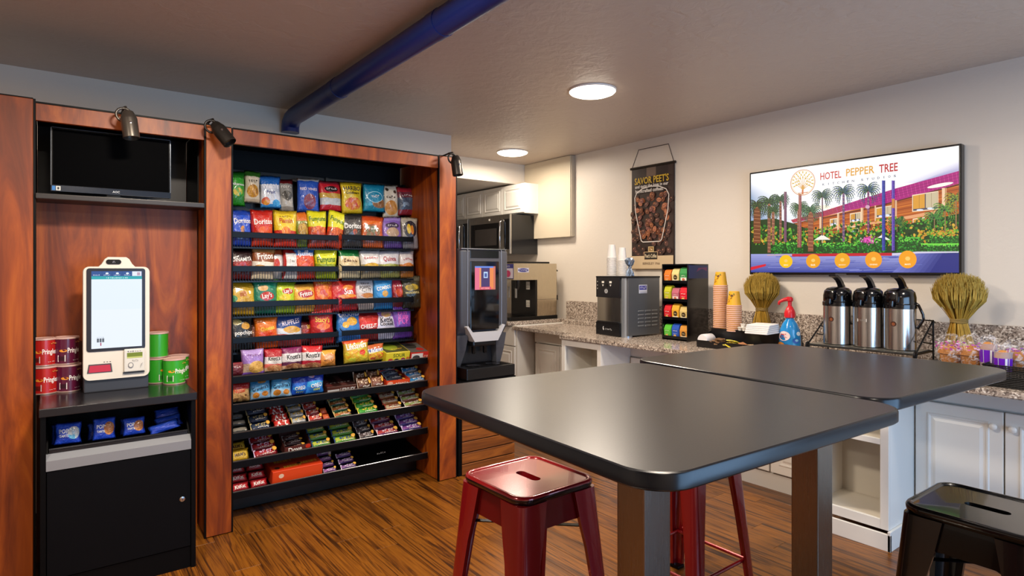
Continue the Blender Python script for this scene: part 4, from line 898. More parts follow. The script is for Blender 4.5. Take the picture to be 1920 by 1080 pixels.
# beige panel box on the right wall
bp = thing('wall_panel_box', 'large plain beige box cover on the wall right of kitchen cabinets', 'panel', (XW, 4.51, 1.77))
obj('cover', bx(-.055, 0, 0, -.001, .745, ZC-1.77-.003, bev=.003), M('panel_beige', '#d3c6ae', .45), bp)
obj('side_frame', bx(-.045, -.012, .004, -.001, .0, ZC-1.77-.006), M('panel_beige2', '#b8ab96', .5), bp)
def microwave(y0, lb):
    t = thing('microwave', lb, 'microwave', (3.87, y0, 1.60), group='built-in microwaves')
    D = XW-3.87-.004; Wd = .79; Hh = .425
    obj('case', bx(.02, .0, 0, D, Wd, Hh, bev=.003), M('microwave_case', '#1a1a1c', .12), t)
    obj('front_frame', bx(-.006, .002, .0, .024, Wd-.002, Hh, bev=.006), STEEL, t)
    dr = obj('door_window', bx(-.012, .16, .06, -.004, Wd-.05, Hh-.08, bev=.004), M('microwave_glass', '#0c0c0e', .08), t)
    obj('window_mesh', bx(-.0135, .23, .1, -.011, Wd-.14, Hh-.14, bev=.002), M('window_mesh', '#3a3634', .3), dr)
    h = obj('handle', tube(B(), [(-.012, .13, .04), (-.04, .13, .06), (-.045, .13, .2), (-.04, .13, Hh-.08), (-.012, .13, Hh-.06)], .011, 10), CHROME, t, True)
    obj('control_strip', bx(-.009, .01, .05, -.004, .1, Hh-.05, bev=.002), M('microwave_glass', '#0c0c0e', .08), t)
    obj('emblem', bx(-.008, Wd*.46, Hh-.05, -.005, Wd*.49, Hh-.03), WHITEP, t)
    return t
microwave(5.09, 'stainless microwave with glossy black side under the white wall cabinets')
microwave(5.9, 'second stainless microwave, mostly hidden behind the right wooden pillar')

# raised kitchen counter with base cabinet
kcn = thing('kitchen_base_cabinet', 'white base cabinet with drawer and door below the drink dispenser', 'cabinet', (3.53, 4.56, 0))
obj('carcass', bx(.02, .0, .1, .69, 2.6, .893), WHITEP, kcn)
obj('plinth', bx(.07, .004, 0, .69, 2.6, .1), BLACK, kcn)
obj('drawer', bx(0, .02, .70, .02, .5, .88, bev=.004), WHITEP, kcn)
raised_door(kcn, .02, .5, .12, .69, .02); raised_door(kcn, .51, .99, .12, .69, .02)
obj('drawer', bx(0, .51, .70, .02, .99, .88, bev=.004), WHITEP, kcn)
kt = obj('kitchen_worktop', bx(3.49, 4.62, .894, XW-.002, 7.3, .93, bev=.006), GRAN); tag(kt, 'raised granite worktop under the stainless drink dispenser', 'worktop')

# ================================================================== long granite counter and cabinets
HC = .888; XC = 3.355; XD = 3.72
pts = [(XW-.002, -1.55), (XW-.002, 4.60), (3.52, 4.60), (3.52, 3.76), (XC, 3.74), (XC, -1.55)]
b = B(); loft(b, [[(x, y, HC-.032) for x, y in pts], [(x, y, HC) for x, y in pts]]); bmesh.ops.recalc_face_normals(b, faces=b.faces[:])
bmesh.ops.bevel(b, geom=[e for e in b.edges if abs(e.verts[0].co.z-e.verts[1].co.z) < 1e-5], offset=.005, segments=2, affect='EDGES')
ct = obj('worktop', b, GRAN); tag(ct, 'long speckled granite worktop along the right wall', 'worktop')
bs = thing('backsplash', 'speckled granite backsplash strip along the right wall', 'backsplash', (XW, 0, HC))
obj('splash_slab', bx(-.03, -1.55, .0005, -.0015, 4.60, .226, bev=.002, seg=1), GRAN, bs)
obj('splash_ledge', bx(-.10, 3.25, .0005, -.031, 4.60, .042, bev=.003), GRAN, bs)
# cabinets in the original plane
bc = thing('base_cabinet', 'white base cabinets with panel doors under the granite counter', 'cabinet', (XD, 0, 0))
obj('carcass', bx(.02, -1.5, .105, XW-XD-.002, 4.5, HC-.034), WHITEP, bc)
obj('plinth', bx(.004, -1.5, 0, XW-XD-.002, 4.5, .105), M('plinth_white', '#cfcac2', .5), bc)
obj('top_rail', bx(.0, -1.5, .735, .02, 4.5, HC-.035), WHITEP, bc)
ysd = [(.884, 1.262, 1), (.5, .878, 0), (.11, .488, 1), (-.28, .1, 0)]
for y0, y1, s in ysd: raised_door(bc, y0, y1, .12, .727, .0, None, ((y0+.035) if s else (y1-.035), .655), .06)
for i in range(4): raised_door(bc, 1.7+.395*i, 2.085+.395*i, .12, .727, .0, None, None, .06)
raised_door(bc, 3.78, 4.12, .12, .727, 0, None, None, .05); raised_door(bc, 4.13, 4.47, .12, .727, 0, None, None, .05)
def open_cab(y0, y1, shelves, lb):
    t = thing('open_shelf_cabinet', lb, 'cabinet', (3.375, y0, 0)); W = y1-y0; D = XD-3.375-.003; Hh = HC-.034
    inn = M('cabinet_inside', '#cfc6b6', .5)
    for y in (0, W-.018): obj('side_panel', bx(.018, y, .1, D, y+.018, Hh), WHITEP, t)
    obj('back_panel', bx(D-.01, .018, .1, D, W-.018, Hh), inn, t)
    b = B(); box(b, 0, 0, .1, .018, .04, Hh, bev=.002); box(b, 0, W-.04, .1, .018, W, Hh, bev=.002); box(b, 0, .04, .1, .018, W-.04, .15, bev=.002); box(b, 0, .04, Hh-.05, .018, W-.04, Hh, bev=.002)
    for z in shelves[1:]: box(b, 0, .04, z-.03, .018, W-.04, z, bev=.002)
    obj('face_frame', b, WHITEP, t)
    for z in shelves: obj('shelf', bx(.018, .018, z-.016, D-.01, W-.018, z), inn, t)
    pb = B(); box(pb, -.016, -.014, 0, D, .0, .1, bev=.002); box(pb, -.016, -.014, 0, 0, W, .085, bev=.002); obj('plinth', pb, WHITEP, t)
    return t
open_cab(1.27, 1.66, [.14, .56], 'white open cabinet with shelf standing forward, right of the table leg')
open_cab(3.285, 3.735, [.14, .56], 'white open cabinet below the water machine at the left end of counter')
# ================================================================== TV
tz0, tz1, ty0, ty1 = 1.392, 2.159, 1.194, 2.527
tv = thing('television', 'large wall-mounted television showing a hotel with palm trees', 'television', (4.2, 0, 0))
obj('housing', bx(-.012, ty0, tz0, .046, ty1, tz1, bev=.006), M('tv_black', '#0b0b0e', .25), tv)
TW, TH = ty1-ty0-.024, tz1-tz0-.03
c = Canvas(TW, TH); rnd = random.Random(3)
def Q(x, y):        # hotel picture: sheet units (1552 wide drawing, skewed) -> 0..1
    t = (x-78)/1552; u = t*4.56/((1-t)*3.5+t*4.56); top = 270-.145*(x-78); return min(1, max(0, u)), min(1, max(0, (1007-y)/(1007-top)))
def qp(pts, col): c.poly([Q(*p) for p in pts], col)
def qr(x0, y0, x1, y1, col): qp([(x0, y0), (x1, y0), (x1, y1), (x0, y1)], col)
def ql(x0, y0, x1, y1, t, col): 
    dx, dy = x1-x0, y1-y0; l = math.hypot(dx, dy) or 1; nx, ny = -dy/l*t/2, dx/l*t/2; qp([(x0+nx, y0+ny), (x0-nx, y0-ny), (x1-nx, y1-ny), (x1+nx, y1+ny)], col)
def qe(x, y, rx, ry, col, n=8, rot=0): qp([(x+rx*math.cos(a)*math.cos(rot)-ry*math.sin(a)*math.sin(rot), y+rx*math.cos(a)*math.sin(rot)+ry*math.sin(a)*math.cos(rot)) for a in [2*PI*i/n for i in range(n)]], col)
def mixc(a, b, f): return tuple(p+(q-p)*f for p, q in zip(lin(a), lin(b)))
for i in range(16):
    f = i/15; c.rect(0, .35+.65*i/16, 1, .35+.65*(i+1)/16, mixc('#cdd6ec', '#ffffff', min(1, f*2.2)))
for i in range(12): qp([(78, 330+i*9), (78, 640), (330-i*12, 640), (300-i*18, 440+i*6)], mixc('#f0f2fa', '#93a9c8', i/11))
for i in range(8): qp([(1180+30*i, 330), (1630, 150+10*i), (1630, 260), (1300, 330)], mixc('#f6f4fb', '#b4b0d4', i/7))
for i in range(10): qr(78, 850+16*i, 1640, 868+16*i, mixc('#a0a4dc', '#3c489c', i/9))
for i in range(8): qp([(1130+40*i, 1010), (1300+30*i, 858), (1640, 850), (1640, 1010)], mixc('#6a70bc', '#252c7c', i/7))
for i in range(60): x, y = rnd.uniform(80, 1250), rnd.uniform(885, 1000); ql(x, y, x+rnd.uniform(40, 160), y-rnd.uniform(0, 6), rnd.uniform(2, 5), rnd.choice(['#6a74c0', '#8a90d0', '#4a559e', '#5a62b4']))
# facade
qp([(385, 640), (600, 590), (1000, 500), (1630, 320), (1630, 800), (385, 800)], '#b0561e')
for k in range(15): qp([(390, 640+11*k), (1630, 345+24*k), (1630, 353+24*k), (390, 644+11*k)], ['#d47a2c', '#8e4014', '#c0682a'][k % 3])
qp([(375, 612), (600, 550), (940, 440), (1160, 370), (1640, 235), (1640, 330), (1180, 468), (1000, 503), (760, 548), (600, 592), (390, 634)], '#a81a78')
qp([(375, 612), (600, 550), (760, 498), (760, 548), (600, 592), (390, 634)], '#b03a4c')
for k in range(40):
    x = 400+31*k; y0 = 606-(x-375)*.296; ql(x, y0+4, x+14, y0+26+(x-375)*.06, 3, '#d24a9a' if x > 700 else '#c8504a')
for k in range(3): ql(420, 608+k*8, 1630, 262+k*24, 3, '#7c1460')
qp([(395, 636), (600, 596), (1000, 508), (1630, 334), (1630, 346), (1000, 516), (600, 602), (395, 642)], '#5a2418')
qp([(600, 676), (1000, 622), (1280, 572), (1500, 528), (1500, 556), (1280, 596), (1000, 640), (600, 694)], '#e2a070')
qp([(600, 690), (1100, 628), (1100, 660), (600, 706)], '#8a3c18')
for x0, y0, x1, y1 in ((665, 605, 722, 658), (815, 562, 897, 630), (1008, 518, 1132, 596), (1280, 420, 1476, 548), (1284, 600, 1376, 664), (818, 662, 880, 712)):
    sl = -.16*(x1-x0); qp([(x0, y0), (x1, y0+sl), (x1, y1+sl*.6), (x0, y1)], '#f0d8b8'); m_ = 7; qp([(x0+m_, y0+m_), (x1-m_, y0+sl+m_), (x1-m_, y1+sl*.6-m_), (x0+m_, y1-m_)], '#4a4a60')
    xm = (x0+x1)/2; qp([(x0+m_, y0+m_), (xm-4, y0+sl*.5+m_), (xm-4, y1+sl*.3-m_*3), (x0+m_, y1-m_*3)], '#d89a38'); qp([(xm+4, y0+sl*.5+m_), (x1-m_, y0+sl+m_), (x1-m_, y1+sl*.6-m_*3), (xm+4, y1+sl*.3-m_*3)], '#c8b898')
    for k in range(5): xx = x0+m_+(x1-x0-2*m_)*k/4; ql(xx, y0+m_+sl*k/4, xx, y1-m_*3+sl*.6*k/4, 2, '#7a5a30')
    qe(x0+(x1-x0)*.3, y1-m_*2, (x1-x0)*.14, 8, '#dce2f2'); qe(x0+(x1-x0)*.7, y1-m_*2+sl*.4, (x1-x0)*.14, 8, '#dce2f2')
for x, y0, y1, w_ in ((597, 588, 705, 18), (728, 560, 700, 16), (906, 518, 640, 20), (1520, 366, 520, 34), (1005, 500, 620, 10), (1160, 460, 600, 12)): ql(x, y0, x, y1, w_, '#ecc8a4'); ql(x+w_*.3, y0, x+w_*.3, y1, w_*.3, '#c0885c')
qe(610, 515, 62, 16, '#fff4dc', 16); qe(1490, 345, 100, 13, '#fff6e8', 18, -.2)
# planting
qp([(78, 620), (250, 600), (400, 640), (600, 720), (1000, 690), (1630, 560), (1630, 855), (78, 870)], '#1c3a14')
GR = ['#1c5a1a', '#2f7a22', '#173c14', '#4a9a2a', '#7aae30', '#9a9a2a', '#c8882a', '#27601e', '#0f2a10', '#5ab038', '#d8a83a']
for i in range(900):
    x = rnd.uniform(85, 1625); f = (x-78)/1552; y = rnd.uniform(640+40*math.sin(f*7)-110*max(0, f-.6), 800); qe(x, y, rnd.uniform(4, 15), rnd.uniform(4, 14), rnd.choice(GR), 6, rnd.uniform(0, 3))
for x in (610, 1055): qp([(x-62, 763), (x, 722), (x+62, 760)], '#f0ece0'); ql(x, 760, x, 800, 5, '#c8c0b0')
for x0, y0, x1, y1 in ((232, 785, 335, 868), (340, 780, 470, 866), (565, 785, 862, 868), (870, 745, 1085, 858), (1165, 740, 1350, 852), (1350, 790, 1632, 858), (1405, 728, 1632, 782)):
    qp([(x0+8, y0+10), (x0+30, y0), (x1-20, y0), (x1, y0+14), (x1, y1), (x0, y1)], '#1a4c18')
    for i in range(int((x1-x0)*(y1-y0)/130)):
        y = rnd.uniform(y0, y1); f = (y-y0)/(y1-y0); qe(rnd.uniform(x0, x1), y, rnd.uniform(3, 8), rnd.uniform(3, 7), rnd.choice(['#58c83c', '#7ad848', '#46a834'] if f < .3 else ['#2a8a2a', '#1f6a20', '#3a9a30', '#123a14']), 6)
ql(1360, 792, 1630, 790, 10, '#74dc48'); ql(1235, 745, 1340, 744, 8, '#5ac040')
for i in range(120): qe(rnd.gauss(945, 28), rnd.gauss(762, 14), 5, 5, rnd.choice(['#e850b8', '#c02a90', '#f58ad0', '#a01c78']), 6)
for i in range(60): qe(rnd.gauss(1120, 16), rnd.gauss(668, 18), 5, 5, rnd.choice(['#d83a28', '#b02a1c', '#ea6a30']), 6)
for i in range(120): x = rnd.uniform(1330, 1630); qe(x, rnd.uniform(690, 730), 8, 5, rnd.choice(['#d8a030', '#c87a24', '#b8b030', '#6aa030']), 6)
qp([(385, 868), (1130, 858), (1135, 880), (385, 888)], '#c01c30'); qp([(200, 872), (385, 870), (385, 880), (200, 884)], '#b8a0b8'); qp([(1130, 862), (1320, 848), (1632, 846), (1632, 856), (1320, 862), (1130, 880)], '#cfc8e0'); qp([(78, 968), (190, 944), (190, 960), (78, 992)], '#d42034')
# palms
def palm(x, y0, y1, w_, trunk, leaf, r=70, n=15, lean=0):
    if w_:
        ql(x-lean, y0, x, y1, w_, trunk); k_ = int(abs(y0-y1)/9)
        for k in range(k_): y = y1+(y0-y1)*(k+.5)/k_; xx = x-lean*(y-y1)/(y0-y1); ql(xx-w_*.45, y, xx+w_*.45, y+4, 3, ['#5a3424', '#c08860', '#7a4a34'][k % 3]) if w_ > 12 else ql(xx-w_*.4, y, xx+w_*.1, y+2, 2, '#b89aa0')
    for k in range(n):
        a_ = PI*(-.2+1.4*k/(n-1)); px_, py_ = x, y1
        for s in range(6):
            l = r*.2; x2, y2 = px_+l*math.cos(a_), py_-l*math.sin(a_); ql(px_, py_, x2, y2, 13-s*1.9, [leaf, '#1c3424', '#4a6a38'][(k*2+s) % 3])
            for q in (-1, 1): ql(x2, y2, x2+q*7, y2+11, 3, leaf)
            px_, py_ = x2, y2; a_ += -.32 if math.cos(a_) > 0 else .32
for q in ((125, 790, 505, 52, '#7a4420', '#3a3a18', 78), (215, 860, 480, 24, '#8a5a48', '#2c4024', 84), (245, 800, 540, 22, '#96604a', '#35502a', 56), (300, 770, 460, 18, '#84504a', '#2a4a3c', 62), (440, 820, 520, 30, '#9a6048', '#3a5a38', 66), (525, 850, 540, 40, '#94543c', '#3f6a4c', 74), (612, 730, 430, 10, '#5a4050', '#2f5058', 74), (770, 775, 400, 17, '#6a5488', '#2e4e70', 80), (955, 712, 385, 16, '#7a4480', '#345478', 84), (1170, 700, 630, 8, '#6a5030', '#2a6a2c', 64), (1530, 700, 530, 9, '#8a6a34', '#5a9a3c', 90), (1612, 660, 450, 10, '#8a6a34', '#8a9a34', 86), (1450, 690, 590, 8, '#7a6030', '#3c8a34', 76)): palm(*q)
for x, y0, y1, w_, c1, c2 in ((338, 780, 400, 20, '#6a4660', '#8a5a6a'), (447, 820, 415, 22, '#8a4a50', '#a87060'), (1070, 842, 312, 25, '#2c3288', '#4a56b8'), (1142, 842, 312, 24, '#4a3494', '#7a5cc0')):
    ql(x, y0, x, y1, w_, c1); ql(x-w_*.2, y0, x-w_*.2, y1, w_*.25, c2)
    for k in range(16): y = y1+(y0-y1)*k/16; ql(x-w_*.4, y, x+w_*.4, y+3, 2, c2)
ql(1142, 520, 1142, 450, 22, '#c8803a'); qe(950, 512, 17, 14, '#d0a0b8', 12)
# logo and wording
def ring(x, y, r, t, col, n=44):
    for k in range(n):
        a0, a1 = 2*PI*k/n, 2*PI*(k+1)/n; (x0, y0), (x1, y1) = ((x+r*.98*math.cos(a0), y+r*1.04*math.sin(a0)-.1*r*math.cos(a0)), (x+r*.98*math.cos(a1), y+r*1.04*math.sin(a1)-.1*r*math.cos(a1))); ql(x0, y0, x1, y1, t, col)
ring(468, 330, 92, 5, '#c87838'); ring(468, 330, 84, 3, '#dcb85a')
ql(466, 420, 468, 350, 13, '#c8703c')
for k in range(9):
    a_ = PI*(.06+.88*k/8); ql(468, 385, 468+58*math.cos(a_), 352-74*math.sin(a_), 4, '#d09a40')
for ri, n_ in ((34, 7), (54, 10), (72, 13)):
    for k in range(n_): a_ = PI*(-.16+1.32*k/(n_-1)); qe(468+ri*math.cos(a_), 326-ri*math.sin(a_), 10, 4.5, '#cba62e', 8, -a_)
ql(430, 412, 506, 402, 5, '#c8703c')
def qtext(t_, x0, x1, y, col, hk):
    a, b2 = Q(x0, y), Q(x1, y-.145*(x1-x0)); vv, ff, asp = text_geo(t_); c.text(t_, (a[0]+b2[0])/2, Q((x0+x1)/2, y-.07*(x1-x0))[1], b2[0]-a[0], col, 0, hk/(asp*(b2[0]-a[0])*TW))
qtext('HOTEL', 598, 754, 286, '#c23830', .05); qtext('PEPPER', 790, 1002, 256, '#dba044', .05); qtext('TREE', 1036, 1176, 226, '#b8262a', .052)
for t_, x0, x1 in (('KITCHEN', 622, 842), ('STUDIOS', 910, 1154)):
    for k, ch in enumerate(t_):
        x = x0+(x1-x0)*k/6; u, v = Q(x, 344-.125*(x-622)); vv, ff, asp = text_geo(ch); w_ = .0028 if ch == 'I' else .0105; c.text(ch, u, v, w_, '#3c4064', 0, .0145/(asp*w_*TW))
for x, y, r, col_, t_ in ((342, 925, 49, '#f4c016', 'MENU'), (545, 922, 53, '#eaa01e', 'BAR'), (762, 918, 58, '#eba422', 'BREAKFAST'), (995, 912, 63, '#ee9c22', 'DINING'), (1250, 908, 67, '#f09e1e', 'MAPS')):
    qe(x, y, r, r, col_, 28); qe(x, y-r*.1, r*.28, r*.24, '#f6c868', 12); u, v = Q(x, y+r*.55); c.text(t_, u, v, .034 if len(t_) > 5 else .024, '#fff2d4', 0, 1.0)
c.build('screen', colmat('tv_picture', emit=1.0), mapYZ(ty1-.012, tz0+.018, TW, TH, -.0125), tv, step=.0000012)
obj('wall_bracket', bx(.046, 1.6, 1.6, .0495, 2.1, 1.95), BLACKM, tv)
obj('maker_strip', bx(-.0145, 1.83, tz0+.003, -.011, 1.9, tz0+.01), M('strip_grey', '#4a4a50', .3), tv)

# ================================================================== hanging coffee banner
by0, by1, bz0, bz1 = 3.25, 3.726, 1.44, 2.352
bn = thing('coffee_banner', 'dark hanging banner with coffee beans and a white cup outline on the wall', 'banner', (4.235, 0, 0))
bw, bh = by1-by0, bz1-bz0
obj('cloth', bx(-.0025, by0, bz0, .0, by1, bz1), M('banner_cloth', '#2a1d1a', .3), bn)
obj('top_rod', tube(B(), [(-.004, by0-.012, bz1), (-.004, by1+.012, bz1)], .011, 10), M('rod_dark', '#2a221c', .3, .5), bn, 'auto')
obj('bottom_rod', tube(B(), [(-.004, by0-.004, bz0), (-.004, by1+.004, bz0)], .007, 10), M('rod_cream', '#b89a78', .4), bn, 'auto')
obj('hanging_cord', tube(B(), [(-.006, by1-.005, bz1), (-.006, 3.642, 2.515), (-.006, 3.31, 2.515), (-.006, by0+.004, bz1)], .0035, 6), M('cord_brown', '#4a3c30', .6), bn)
c = Canvas(bw, bh); rnd = random.Random(11)
c.rect(0, 0, 1, 1, '#2c1f1c'); c.rect(.36, .9, .58, 1, '#6a564a'); c.rect(.86, .0, .97, 1, '#3a2c28')
for i in range(150):
    u, v = rnd.uniform(.02, .95), rnd.uniform(.13, .72); inside = (abs(u-.5) < .26+.16*(v-.28)/.4) and v > .28
    if not inside and rnd.random() < .45: continue
    col_ = rnd.choice(['#6a3a24', '#8a5030', '#4a2a20', '#a8684a', '#5a3a34', '#7a4a44']) if inside else rnd.choice(['#4a302a', '#5a3a34', '#3a2622'])
    r_ = rnd.uniform(0, PI); c.ell(u, v, .055, .022, col_, 12, r_); c.line(u-.04*math.cos(r_), v-.04*math.sin(r_)*bw/bh, u+.04*math.cos(r_), v+.04*math.sin(r_)*bw/bh, .003, '#2a1612'); c.ell(u-.01, v+.006, .014, .004, '#c08a68', 8, r_)
o_ = [(.14, .62), (.10, .66), (.12, .72), (.3, .78), (.6, .785), (.8, .76), (.88, .7), (.9, .64), (.86, .56), (.73, .26), (.28, .26), (.12, .62)]
o_ = [(.1, .7), (.12, .56), (.26, .275), (.3, .262), (.7, .262), (.74, .28), (.88, .56), (.9, .7), (.84, .755), (.68, .79), (.48, .8), (.28, .785), (.15, .75), (.1, .7)]
for p, q in zip(o_, o_[1:]): c.line(*p, *q, .008, '#d8cfc8')
c.text("SAVOR PEET'S", .5, .865, .8, '#c8a42c', 0, 1.35)
c.text('and taste the love in our', .5, .81, .78, '#d8d2cc', 0, 1.1); c.text('handcrafted coffees.', .45, .765, .66, '#d8d2cc', 0, 1.1)
c.rect(0, 0, 1, .125, '#cdb592'); c.rect(.33, .085, .65, .165, '#c8a880'); c.rect(.34, .09, .64, .16, '#221a16'); c.text("Peet's Coffee", .49, .125, .27, '#d8c8a8', 0, 1.9); c.rect(.43, .165, .56, .215, '#c8b080'); c.rect(.445, .171, .545, .209, '#8a6430'); c.scribble(.5, .19, .06, .022, '#f0e0c0', 2)
c.text('BERKELEY 1966', .5, .05, .4, '#5a4030', 0, 1.0)
c.build('banner_print', colmat('banner_ink', rough=.3), mapYZ(by1, bz0, bw, bh, -.0026), bn, step=.00004)

# ================================================================== water / coffee brewer on the counter
bx0, by0_, by1_ = 3.63, 3.245, 3.585; BH = .49; BD = .40
br = thing('water_dispenser', 'black and silver countertop water machine with cups on top', 'water dispenser', (bx0, by0_, HC))
bwid = by1_-by0_
obj('case', bx(.012, 0.0, .012, BD, bwid, BH-.012, bev=.004), M('brewer_grey', '#74777c', .33, .6), br)
obj('top_plate', bx(-.004, -.004, BH-.014, BD+.002, bwid+.002, BH, bev=.004), M('brewer_black', '#17171a', .3), br)
b = B(); lathe(b, [(.045, .0), (.045, BH-.014)], 24, (.046, .045, 0)); obj('corner_column', b, M('column_silver', '#a4acb6', .3, .7), br, 'auto')
obj('front_panel', bx(-.002, .075, BH-.175, .012, bwid, BH-.014, bev=.003), M('brewer_panel', '#1d1c1f', .25), br)
b = B(); r_ = .5; n = 14
loft(b, [[(.012-.012*math.cos(PI*(i/n-.5)), .08+(bwid-.085)*i/n, z) for i in range(n+1)]+[(.02, bwid-.005, z), (.02, .08, z)] for z in (.11, BH-.176)]); bmesh.ops.recalc_face_normals(b, faces=b.faces[:])
obj('steel_front', b, steel('brewer_steel', '#b8b4ac', .22), br, 'auto')
obj('lower_panel', bx(-.004, .075, .006, .014, bwid, .112, bev=.003), M('brewer_black2', '#101013', .28), br)
obj('drip_ledge', bx(-.012, .09, .11, .014, bwid-.02, .12, bev=.002), M('brewer_black2', '#101013', .28), br)
c = Canvas(bwid-.075, .16)
for u, v in ((.3, .78), (.62, .78)): c.rect(u-.05, v-.05, u+.05, v+.05, '#e8e4d8'); c.poly([(u-.04, v-.12), (u+.04, v-.12), (u, v-.22)], '#d8d4cc')
c.ell(.46, .62, .05, .08, '#08080a'); c.ell(.44, .32, .075, .12, '#8a8a8c'); c.ell(.44, .32, .055, .09, '#b4b4b4'); c.ell(.44, .32, .02, .06, '#4a4a4a')
for v in (.8, .62, .45): c.rect(.06, v-.03, .085, v+.03, '#c8c4bc')
c.build('controls_print', INK, mapYZ(bwid, BH-.175, bwid-.075, .16, -.0024), br)
c = Canvas(bwid-.075, .1); c.ell(.33, .55, .035, .16, '#c8c8c8', 14); c.ell(.36, .6, .025, .1, '#101013', 12); c.scribble(.56, .5, .3, .16, '#b8b8b8', 6)
c.build('maker_print', INK, mapYZ(bwid, .006, bwid-.075, .1, -.0044), br)
b = B()
for j in range(5):
    for k in range(3): box(b, .13+.085*k, -.003, .08+.03*j, .2+.085*k, .001, .092+.03*j, bev=.002, seg=1)
obj('vent_louvre', b, M('louvre_grey', '#9a9da2', .3, .7), br)
c = Canvas(.1, .07); c.rect(0, 0, 1, 1, '#d4d4dc'); c.rect(.06, .4, .94, .9, '#4a4a9a'); c.scribble(.5, .65, .7, .3, '#d8d8e8', 5); c.rect(.1, .1, .9, .25, '#b8b8c4')
c.build('side_sticker', INK, mapXZ(.14, BH-.14, .1, .07, -.0004), br)
# nested white paper cups
ORD = ['first', 'second', 'third', 'fourth', 'fifth', 'sixth', 'seventh', 'eighth', 'ninth', 'tenth', 'eleventh', 'twelfth', 'thirteenth', 'fourteenth', 'fifteenth', 'sixteenth', 'seventeenth', 'eighteenth', 'nineteenth', 'twentieth', 'twenty-first', 'twenty-second', 'twenty-third', 'twenty-fourth']
def cups(prefix, cat, px, n, z0, X, r0, r1, h, step, mat, lbl, top_lbl, grp, lip=.0055, body=None):
    p = onX(px, 600, X); x, y = X, p.y; me = None; zt = z0
    for i in range(n):
        if me is None:
            b = lathe(B(), [(r0-.001, 0), (r0+.002, .001), (r0+.002, lip), (r0-.003, lip+.0014), (r1, h-.002), (r1-.003, h), (0, h-.004)], 22)
            for f in b.faces: f.material_index = 1 if f.calc_center_median().z > lip+.0002 else 0
            o = obj(prefix, b, [mat, body or mat], None, 'auto'); me = o.data
        else:
            o = bpy.data.objects.new(prefix, me); COL.objects.link(o)
        o.location = (x, y, z0+.0005+i*step)
        tag(o, top_lbl if i == n-1 and top_lbl != lbl else lbl.replace('paper cup', 'paper cup,', 1).replace('cup,', 'cup, %s from bottom,' % ORD[i], 1), cat, grp)
    return x, y, o
WC = M('paper_cup_white', '#dedad6', .5)
cups('paper_cup', 'cup', 1147, 13, HC+BH, 3.80, .043, .028, .115, .0125, WC, 'white paper cup in the taller upside-down stack on the water machine', 'topmost white paper cup of the taller stack on the water machine', 'white cups on the water machine, taller stack')
cups('paper_cup', 'cup', 1166.5, 11, HC+BH, 3.86, .042, .028, .115, .0125, WC, 'white paper cup in the shorter upside-down stack on the water machine', 'topmost white paper cup of the shorter stack on the water machine', 'white cups on the water machine, shorter stack')
p = onX(1181, 520, 3.76)
tb = thing('foil_bundle', 'silver blue twisted foil wrap standing beside the white cups', 'wrap', (3.76, p.y, HC+BH))
b = B(); rings = []
for z, r in ((0, .03), (.03, .026), (.06, .012), (.075, .01), (.1, .028), (.13, .036), (.145, .026)):
    rings.append([((r*(1+.25*math.sin(5*t+z*30)))*math.cos(t), (r*(1+.25*math.sin(5*t+z*30)))*math.sin(t), z+.006*math.sin(3*t)) for t in [2*PI*i/18 for i in range(18)]])
loft(b, rings); bmesh.ops.recalc_face_normals(b, faces=b.faces[:]); obj('foil', b, M('foil_blue', '#8a9ab0', .25, .7), tb)
obj('tie', lathe(B(), [(.012, .062), (.015, .066), (.015, .072), (.012, .076)], 14), M('tie_grey', '#5a6070', .4), tb, 'auto')

# ================================================================== tea rack
trk = thing('tea_rack', 'black four-shelf countertop rack holding tea packets', 'rack', (3.79, 2.79, HC)); TD = .26; TWd = .24; THt = .585
GB = M('rack_gloss_black', '#08080b', .12, spec=.7)
for y in (0, TWd-.008): obj('side_panel', bx(0, y, 0, TD, y+.008, THt, bev=.001, seg=1), GB, trk)
obj('back_panel', bx(TD-.008, .008, 0, TD, TWd-.008, THt), GB, trk); obj('top_panel', bx(0, .008, THt-.01, TD, TWd-.008, THt), GB, trk)
SZ = [.02, .165, .305, .445]
for z in SZ:
    s = obj('shelf', bx(.004, .008, z-.008, TD-.008, TWd-.008, z), GB, trk); obj('shelf_lip', bx(0, .008, z-.008, .004, TWd-.008, z+.014), GB, s)
c = Canvas(TD-.02, .1); c.rect(0, 0, 1, 1, '#22305a'); c.poly([(.4, .5), (.7, .75), (.95, .55), (.95, .85), (.5, .8)], '#6a2a5a'); c.build('side_picture', INK, lambda u, v, e: (.01+u*(TD-.02), -.0004-e, THt-.11+v*.1), trk)
TEA = [[('#58b838', 'bright green'), ('#2450b0', 'blue'), ('#c88a38', 'tan')], [('#c8242c', 'red'), ('#d8a030', 'golden'), ('#c8b070', 'yellow and white')], [('#b8b828', 'olive yellow'), ('#b06070', 'pink and white'), ('#d02030', 'scarlet')], [('#d8742a', 'orange'), ('#d0c080', 'cream yellow'), ('#3a8a4a', 'green and white')]]
SN = ['bottom', 'second lowest', 'second highest', 'top']
